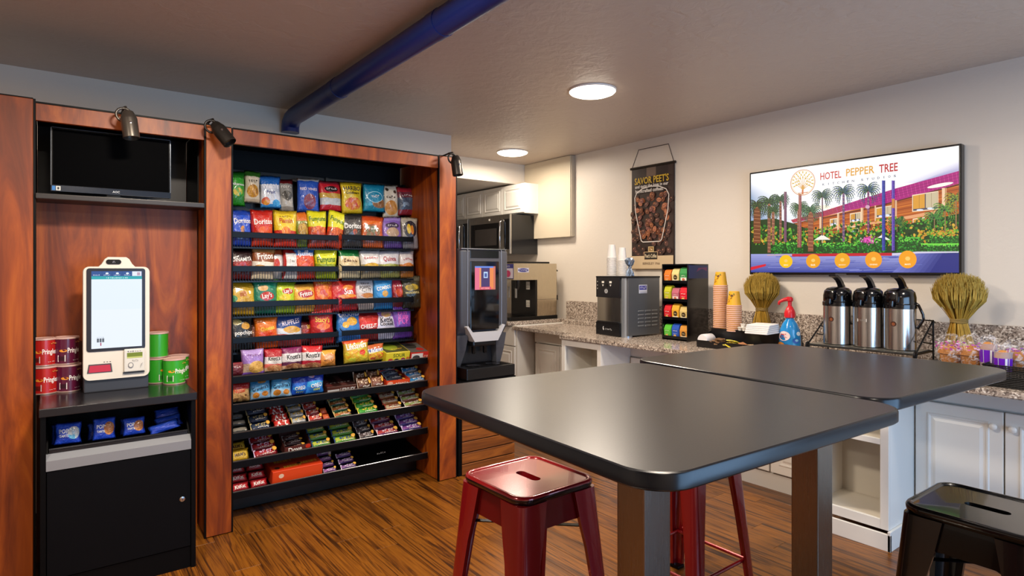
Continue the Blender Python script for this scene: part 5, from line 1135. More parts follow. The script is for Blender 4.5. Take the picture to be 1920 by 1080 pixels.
for si, rowc in enumerate(TEA):
    for k, (col_, nm) in enumerate(rowc):
        y = TWd-.045-k*.075; pk = thing('tea_packet', '%s tea packet on the %s shelf of the black rack' % (nm, SN[si]), 'tea packet', (3.79+.012, 2.79+y, HC+SZ[si]+.001), math.radians(-4+3*k), 'tea packets in the black rack')
        hh = .098+.008*((si+k) % 3)-(.014 if si == 0 and k == 2 else 0)
        b = B(); loft(b, [[(0, -.032, 0), (.055, -.032, 0), (.055, .032, 0), (0, .032, 0)], [(-.004, -.033, hh*.6), (.058, -.033, hh*.6), (.058, .033, hh*.6), (-.004, .033, hh*.6)], [(.008, -.032, hh*.9), (.05, -.032, hh*.9), (.05, .032, hh*.9), (.008, .032, hh*.9)], [(.026, -.031, hh), (.032, -.031, hh), (.032, .031, hh), (.026, .031, hh)]])
        bmesh.ops.recalc_face_normals(b, faces=b.faces[:]); obj('pouch', b, M('tea_'+col_, col_, .4, coat=.2), pk)
        c = Canvas(.06, hh*.6)
        if nm in ('cream yellow', 'golden', 'tan', 'yellow and white'): c.ell(.5, .55, .3, .3, '#3a2a1a'); c.rect(.1, .08, .9, .26, '#e8dcc0'); c.scribble(.5, .55, .4, .14, '#e8d8a0', 4)
        elif 'white' in nm: c.rect(.08, .05, .92, .5, '#e4dcd4'); c.scribble(.5, .7, .6, .12, '#f0e8e0', 5); c.ell(.5, .3, .2, .14, '#c06a4a')
        else: c.scribble(.5, .8, .7, .1, '#f0ece4', 6); c.scribble(.5, .45, .6, .07, '#f0ece4', 6); c.ell(.5, .22, .22, .12, '#e0b060')
        c.build('packet_print', INK, lambda u, v, e: (-.0008-e-.004*v, .03-u*.06, .002+v*hh*.6), pk)

# ================================================================== condiment organiser with cups, napkins
og = thing('condiment_organizer', 'black tiered plastic organiser tray holding cups, napkins and sugar', 'organizer', (3.6, 2.0, HC)); OW, OD = .575, .36
OB = M('organizer_black', '#121214', .3)
obj('base_tray', bx(0, 0, 0, OD, OW, .012, bev=.003), OB, og)
b = B(); box(b, 0, 0, .012, .006, OW, .05); box(b, .006, 0, .012, OD, .006, .06); prism(b, [(.006, .012), (OD, .012), (OD, .11), (.18, .11), (.006, .05)], OW-.006, OW, 'XZ')
obj('rim_wall', b, OB, og)
obj('rear_tier', bx(.17, .006, .012, OD, OW-.006, .108, bev=.003), OB, og)
obj('tier_edge', bx(.162, .006, .012, .17, OW-.006, .125, bev=.002), OB, og)
YC = M('paper_cup_kraft', '#dcae9c', .5)
YB = M('paper_cup_yellow', '#dca422', .45)
def ycups(px, n, X, lbl, tlbl, grp):
    x, y, o = cups('paper_cup', 'cup', px, n, HC+.109, X, .05, .035, .105, .0135, YC, lbl, tlbl, grp, .0095, YB)
    c = Canvas(2*PI*.045, .1)
    for k in range(8): c.line(.5+.03*math.sin(k*2.1)+.02*k-.08, .2+.09*k, .5+.04*math.sin(k*2.1+1)+.02*k-.06, .27+.09*k, .004, '#8a5a1c'); 
    c.ell(.53, .72, .03, .08, '#5a3a1c', 10, .6); c.ell(.46, .8, .02, .05, '#4a7a2a', 8); c.ell(.58, .86, .02, .04, '#5a8a30', 8)
    c.build('cup_print', INK, lambda u, v, e: ((.0472-.0112*v+.0010+e)*math.cos(2*PI*u), (.0472-.0112*v+.0010+e)*math.sin(2*PI*u), .011+v*.09), o)
ycups(1351, 24, 3.86, 'pale kraft paper cup in the taller stack on the organiser', 'yellow printed paper cup on top of the taller kraft stack', 'kraft cups, taller stack')
ycups(1376.5, 14, 3.80, 'pale kraft paper cup in the shorter stack on the organiser', 'yellow printed paper cup on top of the shorter kraft stack', 'kraft cups, shorter stack')
np_ = thing('napkin_stack', 'folded white napkins lying on the organiser near the soap bottle', 'napkins', (3.68, 2.13, HC+.126), math.radians(8), None)
for i in range(5): obj('napkin', bx(-.09+.002*i, -.075+.001*i, i*.012, .12-.002*i, .075, i*.012+.0115, bev=.004), M('napkin_white', '#e8e4e0', .7), np_, rot=(0, math.radians(0), math.radians(2*i-4)))
lid = thing('cup_lid_stack', 'white rounded plastic lid lying on its side in the organiser corner', 'lid', (3.66, 2.53, HC+.05)); 
obj('lid_shell', lathe(B(), [(.038, -.06), (.042, -.05), (.042, .04), (.036, .05), (.03, .05), (.03, .046), (0, .044)], 24, (0, 0, .0), 'X'), M('lid_white', '#dad8d8', .35), lid, 'auto')
def heap(name, label, cat, X, Y, Z, n, sz, cols, spread):
    rr = random.Random(len(label)+n); root = thing(name, label, cat, (X, Y, Z))
    for i in range(n):
        b = bx(-sz/2, -sz*.38, -.0035, sz/2, sz*.38, .0035, bev=.003)
        obj('packet', b, M('packet_'+cols[i % len(cols)], cols[i % len(cols)], .5), root, loc=(rr.uniform(-spread, spread)*.8, rr.uniform(-spread, spread), .012+i*.0052), rot=(rr.uniform(-.35, .35), rr.uniform(-.5, .1), rr.uniform(0, 3)))
heap('sugar_packet_heap', 'heap of brown sugar packets in the organiser', 'sugar packets', 3.64, 2.43, HC+.014, 9, .06, ['#7a5a3a', '#8a6a48', '#6a4c30'], .028)
heap('sweetener_packet_heap', 'heap of yellow sweetener packets in the organiser', 'sweetener packets', 3.64, 2.32, HC+.014, 8, .06, ['#d8c030', '#e0d060', '#c8b040'], .03)
heap('stirrer_packet_heap', 'few tan and brown packets in front of the napkins', 'sugar packets', 3.64, 2.2, HC+.014, 5, .055, ['#c89a6a', '#a87048', '#d8b890'], .03)
cg = thing('creamer_cup_group', 'small white creamer cups beside the shorter kraft cup stack', 'creamers', (3.73, 2.29, HC+.126))
for i, (dx, dy, dz) in enumerate(((0, 0, 0), (.03, .012, 0), (.006, .034, 0), (.036, .045, 0), (.018, .02, .024))):
    obj('creamer_cup', lathe(B(), [(.011, 0), (.015, .018), (.019, .02), (.019, .022), (0, .0225)], 14, (dx, dy, dz)), M('creamer_white', '#e8e6e2', .4), cg, 'auto')
# ================================================================== soap bottle
p = onX(1481, 640, 3.80)
sb = thing('soap_bottle', 'blue hand soap pump bottle with red pump', 'soap bottle', (3.80, p.y, HC), math.radians(-60))
prof = [(0, .0, .0), (.052, .034, 0), (.062, .04, .012), (.066, .042, .06), (.066, .042, .1), (.06, .04, .15), (.045, .032, .19), (.028, .024, .215), (.022, .022, .225), (.022, .022, .235)]
b = B(); loft(b, [[(a_*math.cos(t), c_*math.sin(t), z) for t in [2*PI*i/28 for i in range(28)]] for a_, c_, z in prof[1:]]); bmesh.ops.recalc_face_normals(b, faces=b.faces[:])
obj('bottle', b, M('soap_blue', '#1f86c8', .15, coat=.5), sb, 'auto')
RED = M('pump_red', '#c81c28', .3)
obj('pump_collar', lathe(B(), [(.024, .228), (.033, .232), (.034, .262), (.028, .28), (.018, .3), (.012, .305), (.012, .335)], 22), RED, sb, 'auto')
obj('pump_nozzle', tube(B(), [(.012, 0, .35), (-.01, 0, .352), (-.04, 0, .343), (-.062, 0, .33), (-.066, 0, .312)], [.014, .014, .011, .009, .008], 10), RED, sb, True)
obj('pump_head', lathe(B(), [(.013, .333), (.02, .34), (.02, .356), (.012, .36), (0, .36)], 18), RED, sb, 'auto')
def bsurf(u, v, e):
    z = .02+v*.13; a_ = .0665 if z < .1 else .0665-.006*(z-.1)/.05; t = PI*(1+u); 
    return ((a_+.001+e)*math.cos(t), (.0425+.001+e)*math.sin(t), z)
c = Canvas(.17, .13)
def fine_ell(cx, cy, rx, ry, col): c.ell(cx, cy, rx, ry, col, 28)
fine_ell(.3, .72, .2, .24, '#f0d8d4'); c.scribble(.3, .8, .22, .09, '#c8202c', 4); c.scribble(.3, .68, .26, .09, '#c8202c', 4); fine_ell(.66, .5, .1, .12, '#2a5ab8'); fine_ell(.68, .52, .05, .06, '#8ac8e8'); fine_ell(.22, .22, .14, .2, '#e08a30'); fine_ell(.25, .16, .07, .1, '#8a4a1c'); fine_ell(.75, .85, .07, .1, '#d8e8f0')
c.build('label_print', INK, bsurf, sb)

# ================================================================== wheat bundles
WH = wood('wheat_straw', [(.2, '#8a6a1c'), (.5, '#bd942f'), (.8, '#d8b45a')], (30, 30, 6), .7, 0, .05)
WE = wood('wheat_ears', [(.2, '#80651e'), (.5, '#b0923a'), (.8, '#cdb05a')], (60, 60, 14), .8, 0, .05)
def wheat(x, y, lb, seed, hd):
    rn = random.Random(seed); t = thing('wheat_bundle', lb, 'dried wheat', (x, y, HC), seed, 'dried wheat bundles')
    Ht = .50; tie = .255
    bs_, be = B(), B()
    for i in range(620):
        a_ = rn.uniform(0, 2*PI); q = math.sqrt(rn.random())
        rb = .104*q; rt = .036*q; rh = hd*q
        ab = a_+.3; p0 = (rb*math.cos(ab), rb*math.sin(ab), 0); p1 = (rt*math.cos(a_), rt*math.sin(a_), tie)
        hh = Ht-.085*q**4-rn.uniform(0, .015); zz = tie+(hh-tie)*.45; k = .66
        pm_ = (rh*k*math.cos(a_), rh*k*math.sin(a_), zz); pn_ = (rh*.95*math.cos(a_), rh*.95*math.sin(a_), zz+(hh-zz)*.55)
        if (q > .45 or i % 3 == 0) and i % 2: tube(bs_, [p0, p1, pm_], .0021, 3)
        pe = (rh*1.0*math.cos(a_), rh*1.0*math.sin(a_), hh)
        tube(be, [pm_, pn_, pe], [.003, .0052, .0022], 4)
        for k in range(3):
            d_ = Vector((rn.uniform(-.01, .01), rn.uniform(-.01, .01), rn.uniform(.008, .026))); tube(be, [Vector(pe)-Vector((0, 0, .02)), Vector(pe)+d_], .0008, 3)
    s = obj('stalks', bs_, WH, t); s['kind'] = 'stuff'; e = obj('ears', be, WE, t); e['kind'] = 'stuff'
    b = B()
    for k in range(3): tube(b, [(.038*math.cos(q), .038*math.sin(q), tie-.008+.008*k+.002*math.sin(q*3+k)) for q in [2*PI*i/20 for i in range(20)]], .0055, 6, True)
    tube(b, [(-.036, -.012, tie-.004), (-.043, -.02, tie-.04), (-.05, -.022, tie-.09)], .004, 6)
    obj('twine', b, M('jute_twine', '#8a7038', .85, bump=.6), t, 'auto')
p = onX(1428.5, 600, 4.10); wheat(4.10, p.y, 'dried wheat bundle left of the television base, behind the napkins', 1, .12)
p = onX(1798, 600, 4.02); wheat(4.02, p.y, 'dried wheat bundle below the right end of the television', 2, .125)

# ================================================================== airpot rack and airpots
AP = [(1571, 643), (1628, 650), (1687, 657)]; AX = 3.75
ac = [onX(px, 600, AX).y for px, _ in AP]; RZs = .984
ya, yb = ac[2]-.115, ac[0]+.125
ar = thing('airpot_rack', 'black wire rack holding three steel airpots', 'rack', (0, 0, 0)); IRON = M('rack_iron', '#0e0d0e', .4, .4)
xf, xb = AX-.115, AX+.12
b = B(); tube(b, [(xf, ya, RZs-.008), (xf, yb, RZs-.008), (xb, yb, RZs-.008), (xb, ya, RZs-.008)], .006, 8, True); obj('shelf_frame', b, IRON, ar, 'auto')
b = B()
for i in range(13): x = xf+.01+(xb-xf-.02)*i/12; tube(b, [(x, ya, RZs-.004), (x, yb, RZs-.004)], .0025, 6)
g = obj('shelf_wires', b, IRON, ar); g['kind'] = 'stuff'
obj('drip_pan', bx(xf+.008, ya+.01, RZs-.003, xb-.008, yb-.01, RZs-.0005), M('drip_pan_steel', '#8a8880', .3, .8), ar)
for y, nm in ((ya, 'right'), (yb, 'left')):
    b = B(); tube(b, [(xf, y, RZs-.008), (xb+.02, y, RZs+.16), (xb+.025, y, HC+.003)], .005, 8); tube(b, [(xf, y, RZs-.008), (xf, y, HC+.003)], .006, 8)
    tube(b, [(xb-.06, y, RZs+.095), (xb+.023, y, RZs+.075)], .004, 6); tube(b, [(xb-.12, y, RZs+.05), (xb+.023, y, RZs+.03)], .004, 6); tube(b, [(xb+.02, y, RZs+.16), (xb-.03, y, RZs+.165), (xb+.05, y, RZs+.15)], .004, 6)
    tube(b, [(xf+.02*math.cos(q), y, RZs-.012+.02*math.sin(q)) for q in [2*PI*i/14 for i in range(14)]], .0045, 6, True)
    obj('end_frame', b, IRON, ar, 'auto')
b = B(); tube(b, [(xb+.02, ya, RZs+.16), (xb+.02, yb, RZs+.16)], .004, 6); obj('back_bar', b, IRON, ar)
APB = M('airpot_black', '#07070a', .14, spec=.7)
pot = thing('airpot', 'left steel airpot on the wire rack, with round brown emblem', 'airpot', (AX, ac[0], RZs), math.radians(-92), 'steel airpots on the wire rack')
R_ = .079
obj('body', lathe(B(), [(R_-.006, 0), (R_, .004), (R_, .232), (R_-.004, .236)], 40), steel('airpot_steel', '#c4c2c0', .2), pot, 'auto')
obj('collar', lathe(B(), [(R_-.002, .226), (R_+.004, .23), (R_+.004, .25), (R_, .255), (R_-.002, .262)], 36), APB, pot, 'auto')
b = B(); lathe(b, [(R_, .256), (R_, .29), (R_-.006, .318), (R_-.022, .334), (.03, .34), (0, .341)], 36); obj('lid', b, APB, pot, 'auto')
b = B(); box(b, -.028, -R_-.03, .262, .028, -.04, .322, bev=.014); obj('spout_block', b, APB, pot, 'auto')
obj('spout_tube', tube(B(), [(0, -R_-.022, .27), (0, -R_-.026, .25), (0, -R_-.026, .238)], [.013, .012, .01], 10), APB, pot, 'auto')
b = B()
prs = [(.045, .335, .016, .013), (.03, .36, .015, .011), (.005, .385, .015, .009), (-.03, .402, .017, .007), (-.07, .41, .02, .005)]
loft(b, [[(hw*sx, y_+sy*hh*.8, z_+sy*hh) for sx, sy in ((-1, -1), (1, -1), (1, 1), (-1, 1))] for y_, z_, hw, hh in prs]); bmesh.ops.recalc_face_normals(b, faces=b.faces[:])
bmesh.ops.bevel(b, geom=b.edges[:], offset=.002, segments=2, affect='EDGES')
obj('pump_lever', b, M('lever_black', '#15151a', .12, spec=.8), pot, 'auto')
obj('lever_hinge', tube(B(), [(-.022, .045, .34), (.022, .045, .34)], .008, 10), CHROME, pot)
obj('carry_handle', tube(B(), [(R_-.002, .0, .262), (R_+.012, .004, .25), (R_+.03, .012, .2), (R_+.032, .016, .17), (R_+.012, .014, .135), (R_+.004, .012, .12)], .007, 8), APB, pot, True)
pot2 = dup(pot, (AX, ac[1], RZs), label='middle steel airpot on the wire rack, with small white label')
pot3 = dup(pot, (AX, ac[2], RZs), label='right steel airpot on the wire rack, with brown emblem and free handle')
def cylprint(c, zc, tw, th, parent, nm, du=0): c.build(nm, INK, lambda u, v, e: ((R_+.0006+e)*math.cos(-PI/2+du+(u-.5)*tw/R_), (R_+.0006+e)*math.sin(-PI/2+du+(u-.5)*tw/R_), zc+(v-.5)*th), parent)
for pt, zc in ((pot, .15), (pot3, .145)):
    c = Canvas(.03, .03); c.ell(.5, .5, .48, .48, '#3a1c14', 22); c.ell(.5, .5, .28, .28, '#8a4a28', 16); c.line(.2, .3, .8, .7, .003, '#2a140e'); cylprint(c, zc, .03, .03, pt, 'emblem')
c = Canvas(.05, .017); c.rect(0, 0, 1, 1, '#dcdad6'); c.scribble(.5, .5, .8, .4, '#9a9690', 6); cylprint(c, .155, .05, .017, pot2, 'paper_label')

# ================================================================== stainless drink dispenser in the kitchen
jd = thing('drink_dispenser', 'stainless steel drink dispenser with purple labels on the raised counter', 'drink dispenser', (3.60, 4.68, .93)); JD = .56; JW = .42; JH = .565
JS = steel('dispenser_steel', '#cbbfa8', .24)
b = B(); prism(b, [(.0, .4), (0, JH), (JD, JH), (JD, .035), (.3, .035), (.3, .4)], 0, JW, 'XZ'); obj('housing', b, JS, jd)
obj('base_drip_tray', bx(-.05, -.01, 0, JD+.005, JW, .036, bev=.004), BLACKM, jd)
obj('seam', bx(.302, -.0015, .2, JD, .0, .203), M('seam_grey', '#6a6458', .4), jd)
obj('column_panel', bx(.285, .01, .036, .301, JW-.01, .4), M('dispenser_black', '#1a1818', .25), jd)
obj('front_label_panel', bx(-.008, .0, .41, .001, JW, JH-.006, bev=.002), M('label_navy', '#2a2a5a', .3), jd)
obj('top_cap', bx(-.01, -.004, JH, JD-.1, JW, JH+.018, bev=.003), M('cap_black', '#141213', .35), jd)
for k in range(3): 
    obj('nozzle', lathe(B(), [(.012, .3), (.024, .32), (.03, .4)], 14, (.1+.07*(k % 2), .07+.12*k, 0)), M('nozzle_black', '#101012', .25), jd, 'auto')
    obj('lever', bx(.08, .06+.12*k, .22, .088, .085+.12*k, .33, bev=.002), M('lever_grey', '#8a8680', .4), jd)
c = Canvas(JW, .14); c.rect(0, 0, 1, 1, '#d8d0e0'); c.rect(0, .7, 1, 1, '#3a3a8a')
for k in range(3): c.ell(.18+.32*k, .32, .1, .24, ['#c02a4a', '#d86a3a', '#c03a6a'][k]); c.scribble(.18+.32*k, .84, .2, .14, W_, 4)
c.build('front_label', INK, mapYZ(JW, .418, JW, .14, -.0084), jd)
c = Canvas(.14, .045); c.rect(0, 0, 1, 1, '#e0dce8'); c.ell(.5, .5, .46, .42, '#3a3a8a', 22); c.scribble(.5, .5, .7, .4, '#e8e8f4', 6); c.build('side_sticker', INK, mapXZ(.05, .475, .14, .045, -.0004), jd)
for q in ((.22, .30, .27, .38), (.22, .12, .26, .19)):
    c = Canvas(q[2]-q[0], q[3]-q[1]); c.rect(0, 0, 1, 1, '#d8d2c4'); c.scribble(.5, .6, .8, .2, '#7a766a', 4); c.scribble(.5, .3, .8, .2, '#7a766a', 4); c.build('notice_sticker', INK, lambda u, v, e, q=q: (.2845-e, .1+u*.06, q[1]+v*(q[3]-q[1])), jd)
b = B(); tube(b, [(JD, .04, .5), (JD+.03, .04, .5), (JD+.045, .04, .49)], .008, 8); tube(b, [(JD+.03, .04, .49), (JD+.035, .04, .36), (JD+.03, .04, .24)], .004, 6); box(b, JD+.02, .03, .19, JD+.045, .05, .24, bev=.004); obj('side_hose', b, BLACKM, jd, 'auto')

# ================================================================== basket with muffins and parfaits
bk = thing('wire_basket', 'black woven wire basket at the right end of the counter', 'basket', (3.44, .55, HC)); BW, BL, BHt = .34, .335, .10
b = B()
for z in [.004+.008*k for k in range(13)]: 
    o_ = .012*z/.1; tube(b, [(-o_, -o_, z), (BW+o_, -o_, z), (BW+o_, BL+o_, z), (-o_, BL+o_, z)], .0036, 5, True)
g = obj('rim_wires', b, IRON, bk); g['kind'] = 'stuff'
b = B()
for i in range(28):
    y = BL*i/27; tube(b, [(-.012, y, .1), (0, y, .004), (BW, y, .004), (BW+.012, y, .1)], .002, 4)
for i in range(28):
    x = BW*i/27; tube(b, [(x, -.012, .1), (x, 0, .004), (x, BL, .004), (x, BL+.012, .1)], .002, 4)
g = obj('mesh_wires', b, IRON, bk); g['kind'] = 'stuff'
CLEAR = None
m, nt, bs0 = newmat('clear_wrap'); bs0.inputs['Base Color'].default_value = (.95, .93, .95, 1); bs0.inputs['Roughness'].default_value = .12; bs0.inputs['Alpha'].default_value = .28; bs0.inputs['Coat Weight'].default_value = .6
tc = nd(nt, 'ShaderNodeTexCoord'); n_ = nd(nt, 'ShaderNodeTexNoise', i_Scale=38.0, i_Detail=4.0, i_Distortion=1.5); nt.links.new(tc.outputs['Object'], n_.inputs['Vector']); bp_ = nd(nt, 'ShaderNodeBump', i_Strength=.9, i_Distance=.01); nt.links.new(n_.outputs['Fac'], bp_.inputs['Height']); nt.links.new(bp_.outputs[0], bs0.inputs['Normal'])
r_ = ramp(nt, [(.5, '#303030'), (.68, '#c0c0c0')]); nt.links.new(n_.outputs['Fac'], r_.inputs[0]); nt.links.new(r_.outputs[0], bs0.inputs['Alpha']); CLEAR = m
MUF = M('muffin_crumb', '#b0702a', .8, bump=1.0, bscale=90); MUFC = M('muffin_paper', '#c8a070', .7)
rs = thing('pastry_riser', 'low black riser tray carrying wrapped muffins beside the wire basket', 'tray', (3.45, .90, HC))
obj('riser_top', bx(0, 0, .05, .3, .29, .06, bev=.002), OB, rs); obj('riser_skirt', bx(.01, .01, 0, .29, .28, .05), OB, rs)
def muffin(px, py, X, s, label, zb=.0605):
    p = onX(px, py, X); t = thing('wrapped_muffin', label, 'muffin', (X, p.y, HC+zb), 0, 'wrapped muffins')
    obj('cake', lathe(B(), [(.035*s, 0), (.045*s, .05*s), (.052*s, .055*s), (.05*s, .075*s), (.035*s, .092*s), (0, .1*s)], 20), MUF, t, 'auto')
    rn = random.Random(px); b = bmesh.ops.create_icosphere(bb := B(), subdivisions=3, radius=1) and bb
    for v in b.verts:
        d_ = v.co.normalized(); k = 1+.1*noise.noise(d_*5+Vector((px, 0, 0)))
        v.co = Vector((d_.x*.068*s*k, d_.y*.068*s*k, max(.0, .07*s+d_.z*.078*s*k+(.02*noise.noise(d_*9+Vector((0, px, 0))) if d_.z > .3 else 0))))
    obj('clear_wrap', b, CLEAR, t, True)
    c = Canvas(.12*s, .05*s); rn = random.Random(px)
    for i in range(26): c.ell(rn.uniform(.05, .95), rn.uniform(.05, .95), .05, .07, rn.choice(['#b04a90', '#d070b0', '#8a3a9a', '#e8a8d0']), 6)
    c.build('wrap_print', INK, lambda u, v, e: (-(.0695*s+e)*math.cos((u-.5)*1.9), (.0695*s+e)*math.sin((u-.5)*1.9), .075*s+v*.045*s), t)
    return t
muffin(1783, 664, 3.60, 1.05, 'muffin in crinkled clear wrap, leftmost on the black riser')
muffin(1822, 667, 3.60, 1.08, 'muffin in pink-speckled clear wrap, beside the purple-banded cup on the riser')
muffin(1906, 656, 3.62, 1.0, 'dark golden muffin in the wire basket at the picture edge', .06)
def parfait(px, X, lb, zb):
    p = onX(px, 680, X); t = thing('pastry_cup', lb, 'pastry cup', (X, p.y, HC+zb), 0, 'clear pastry cups with purple bands')
    obj('cup', lathe(B(), [(.029, 0), (.031, .004), (.036, .12), (.038, .124)], 24), M('cup_clear', '#dcd8e0', .08, alpha=.45, coat=.5), t, 'auto')
    obj('purple_band', lathe(B(), [(.0329, .035), (.0357, .095)], 24), M('band_purple', '#6a1cb8', .3), t, 'auto')
    c = Canvas(.05, .06); c.rect(0, 0, 1, 1, '#b8b8c0'); c.rect(.2, 0, .4, 1, '#e8e8f0'); c.build('band_window', INK, lambda u, v, e: (-(.0339+.003*v+e)*math.cos((u-.5)*1.25-.3), (.0339+.003*v+e)*math.sin((u-.5)*1.25-.3), .035+v*.06), t)
    obj('filling', lathe(B(), [(.026, .006), (.032, .1), (.027, .118), (.012, .13), (0, .132)], 20), M('filling_gold', '#c8822a', .6, bump=.8, bscale=120), t, 'auto')
    obj('dome_lid', lathe(B(), [(.0385, .122), (.039, .128), (.033, .152), (.02, .165), (0, .17)], 24), CLEAR, t, 'auto')
parfait(1853, 3.57, 'clear pastry cup with purple band, standing on the riser left of the basket', .0605)
parfait(1881, 3.54, 'clear pastry cup with purple band, standing inside the wire basket', .03)

# ================================================================== bar tables
TOPM, nt, bs0 = newmat('table_top_black'); bs0.inputs['Base Color'].default_value = rgba('#121114'); bs0.inputs['Roughness'].default_value = .3; bs0.inputs['Specular IOR Level'].default_value = .6
tc = nd(nt, 'ShaderNodeTexCoord'); n_ = nd(nt, 'ShaderNodeTexNoise', i_Scale=260.0, i_Detail=3.0); nt.links.new(tc.outputs['Object'], n_.inputs['Vector']); bp_ = nd(nt, 'ShaderNodeBump', i_Strength=.12, i_Distance=.001); nt.links.new(n_.outputs['Fac'], bp_.inputs['Height']); nt.links.new(bp_.outputs[0], bs0.inputs['Normal'])
EDGEM = M('table_edge', '#0a0c12', .25, spec=.35, bscale=6)
TH_ = 1.08
tb1 = thing('bar_table', 'nearer black square bar table with rounded corners, left of the pair', 'table', (1.268, 1.075, 0), math.radians(-2.6), 'black bar tables')
TS = .925
b = B(); pts = rrect(TS, TS, .085, 8)
def sc_(k): return [(x*(1-k/TS*2), y*(1-k/TS*2)) for x, y in pts]
loft(b, [[(x, y, TH_-.033) for x, y in sc_(.004)], [(x, y, TH_-.029) for x, y in sc_(0)], [(x, y, TH_-.006) for x, y in sc_(0)], [(x, y, TH_-.0015) for x, y in sc_(.002)], [(x, y, TH_) for x, y in sc_(.006)]], cap0=True, cap1=False)
bmesh.ops.recalc_face_normals(b, faces=b.faces[:]); obj('edge_band', b, EDGEM, tb1, 'auto')
b = B(); b.faces.new([b.verts.new((x, y, TH_)) for x, y in sc_(.006)]); b.faces.new([b.verts.new((x, y, TH_-.0331)) for x, y in sc_(.004)][::-1]); obj('tabletop', b, TOPM, tb1)
LEG = steel('table_leg_steel', '#8c867e', .24, 2)
obj('pedestal', bx(-.05, -.05, .02, .05, .05, TH_-.04, bev=.004), LEG, tb1)
obj('mounting_plate', bx(-.2, -.2, TH_-.042, .2, .2, TH_-.0335, bev=.002), BLACKM, tb1)
obj('base_plate', bx(-.29, -.29, 0, .29, .29, .02, bev=.006), LEG, tb1)
dup(tb1, (2.222, 1.092, 0), (0, 0, math.radians(-3.2)), label='farther black square bar table beside the counter, right of the pair')

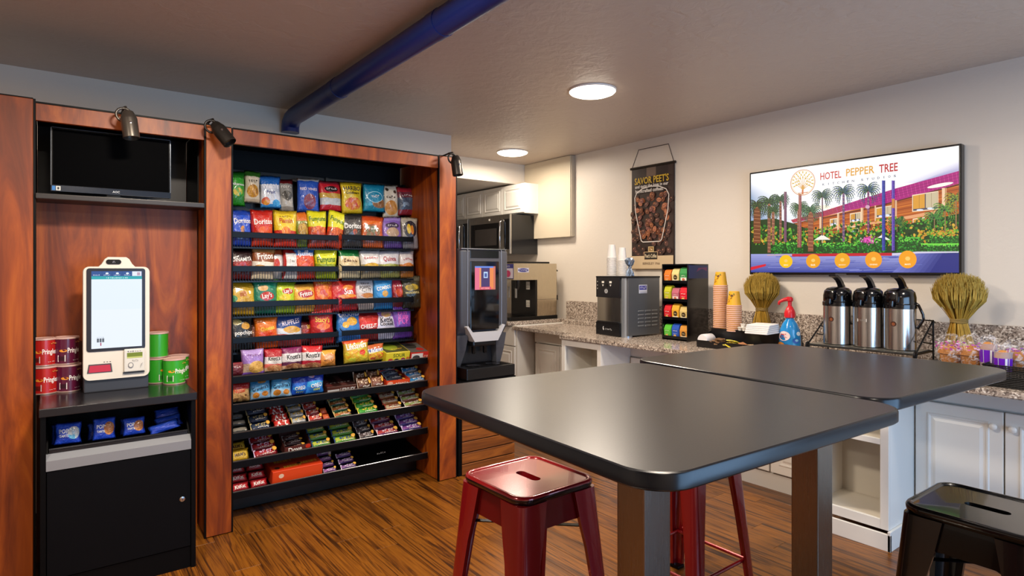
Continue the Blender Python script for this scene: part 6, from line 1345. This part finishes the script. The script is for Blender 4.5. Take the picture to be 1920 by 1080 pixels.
# ================================================================== metal stools
def stool(loc, rz, mat, darkm, label, grp=None, edge=None):
    t = thing('bar_stool', label, 'stool', (loc[0], loc[1], 0), rz, grp); Hs = .77; w0 = .315
    if edge is None: edge = mat
    def sq(w, r, z): return [(x, y, z) for x, y in rrect(w, w, r, 5)]
    # seat: rolled rim, sunk pan, slot hole
    b = B()
    R6 = [sq(w0-.012, .045, Hs-.026), sq(w0, .05, Hs-.018), sq(w0+.002, .05, Hs-.008), sq(w0-.004, .048, Hs-.001), sq(w0-.014, .045, Hs), sq(w0-.026, .04, Hs-.001), sq(w0-.034, .036, Hs-.005)]
    loft(b, R6, cap0=False, cap1=False); bmesh.ops.recalc_face_normals(b, faces=b.faces[:])
    for f in b.faces: f.material_index = 1 if f.calc_center_median().z < Hs-.006 else 0
    obj('seat_rim', b, [mat, edge], t, True)
    b = B(); n = 24; outer = [b.verts.new(p) for p in sq(w0-.034, .036, Hs-.005)]
    hv = rrect(.033, .105, .0164, 5)
    h1 = [b.verts.new((x, y, Hs-.004)) for x, y in hv]; h2 = [b.verts.new((x*.9, y*.95, Hs-.02)) for x, y in hv]
    N_ = len(outer)
    for i in range(N_):
        j = (i+1) % N_; b.faces.new((outer[i], outer[j], h1[j], h1[i])); b.faces.new((h1[i], h1[j], h2[j], h2[i]))
    bmesh.ops.recalc_face_normals(b, faces=b.faces[:]); obj('seat_pan', b, mat, t, False)
    # apron skirt: four sides with a wide arch between the legs
    def leanw(z): return (w0-.01)/2+(.215-(w0-.01)/2)*(Hs-z)/Hs
    for k in range(4):
        b = B(); z1 = Hs-.024; N2 = 14; prev = None
        for i in range(N2+1):
            u = -1+2*i/N2; drop = .085+(.055*max(0, (abs(u)-.55)/.45)**1.2)
            z0 = z1-drop; w1, w2 = leanw(z1)-.012, leanw(z0)-.012
            a1 = b.verts.new((u*(w1-.022), -w1, z1)); a2 = b.verts.new((u*(w2-.022), -w2, z0)); a3 = b.verts.new((u*(w1-.022), -w1-.0035, z1-.03)); 
            if prev: b.faces.new((prev[0], a1, a3, prev[2])); b.faces.new((prev[2], a3, a2, prev[1]))
            prev = (a1, a2, a3)
        r = bmesh.ops.solidify(b, geom=b.faces[:], thickness=.003); bmesh.ops.recalc_face_normals(b, faces=b.faces[:])
        obj('apron', b, mat, t, 'auto', rot=(0, 0, k*PI/2))
    # pressed corner legs: curved angle section, splayed and tapering
    for k in range(4):
        b = B(); rings = []
        for z, wl in ((Hs-.026, .098), (Hs-.12, .088), (Hs-.2, .074), (.35, .058), (.012, .044)):
            q = leanw(z); prof = []
            r0 = .022
            prof += [(-q+wl, -q), (-q+wl*.55, -q-.0015), (-q+r0, -q)]
            for i in range(1, 5): a_ = math.radians(270-90*i/5); prof.append((-q+r0+r0*math.cos(a_), -q+r0+r0*math.sin(a_)))
            prof += [(-q, -q+r0), (-q-.0015, -q+wl*.55), (-q, -q+wl)]
            inner = [(x+.012, y+.012) for x, y in prof[::-1]]
            inner[0] = (prof[-1][0]+.014, prof[-1][1]-.001); inner[-1] = (prof[0][0]-.001, prof[0][1]+.014)
            rings.append([(x, y, z) for x, y in prof+inner])
        loft(b, rings); bmesh.ops.recalc_face_normals(b, faces=b.faces[:])
        lg = obj('leg', b, mat, t, 'auto', rot=(0, 0, k*PI/2))
        q = leanw(.006)-.002
        obj('foot_cap', bx(-q-.002, -q-.002, 0, -q+.048, -q+.048, .016, bev=.005), darkm, lg)
    q = leanw(.18)-.02
    for k in range(4): obj('foot_rail', tube(B(), [(-q, -q+.004, .18), (q, -q+.004, .18)], .0075, 8), mat, t, rot=(0, 0, k*PI/2))
    q = leanw(Hs-.16)-.025
    b = B(); box(b, -q*1.38, -.009, -.0015, q*1.38, .009, .0015); x1 = obj('cross_brace', b, darkm, t, loc=(0, 0, Hs-.15), rot=(0, 0, PI/4))
    b = B(); box(b, -q*1.38, -.009, -.0015, q*1.38, .009, .0015); obj('cross_brace', b, darkm, t, loc=(0, 0, Hs-.154), rot=(0, 0, -PI/4))
    return t
REDM = M('stool_red', '#7d0f14', .2, .35, coat=.5); DRK = M('stool_dark_steel', '#17161a', .25, .8); WORN = M('stool_worn_rim', '#2a1a1c', .15, .7, coat=.5)
PAN = M('stool_red', '#7d0f14', .2)
BLKM = M('stool_black', '#060607', .22, .2, coat=.4)
stool((1.212, 1.5), math.radians(1), REDM, DRK, 'glossy red metal stool left of the nearer bar table, with worn dark rim', 'red metal stools', WORN)
stool((2.2, 1.63), 0, REDM, DRK, 'red metal stool pushed under the farther bar table, only its legs showing', 'red metal stools', WORN)
stool((1.13, .475), math.radians(2), REDM, DRK, 'dark red metal stool tucked under the near table edge at bottom of picture', 'red metal stools', WORN)
stool((2.05, .525), math.radians(-1), BLKM, DRK, 'glossy black metal stool at right in front of the cabinets', 'black metal stool')
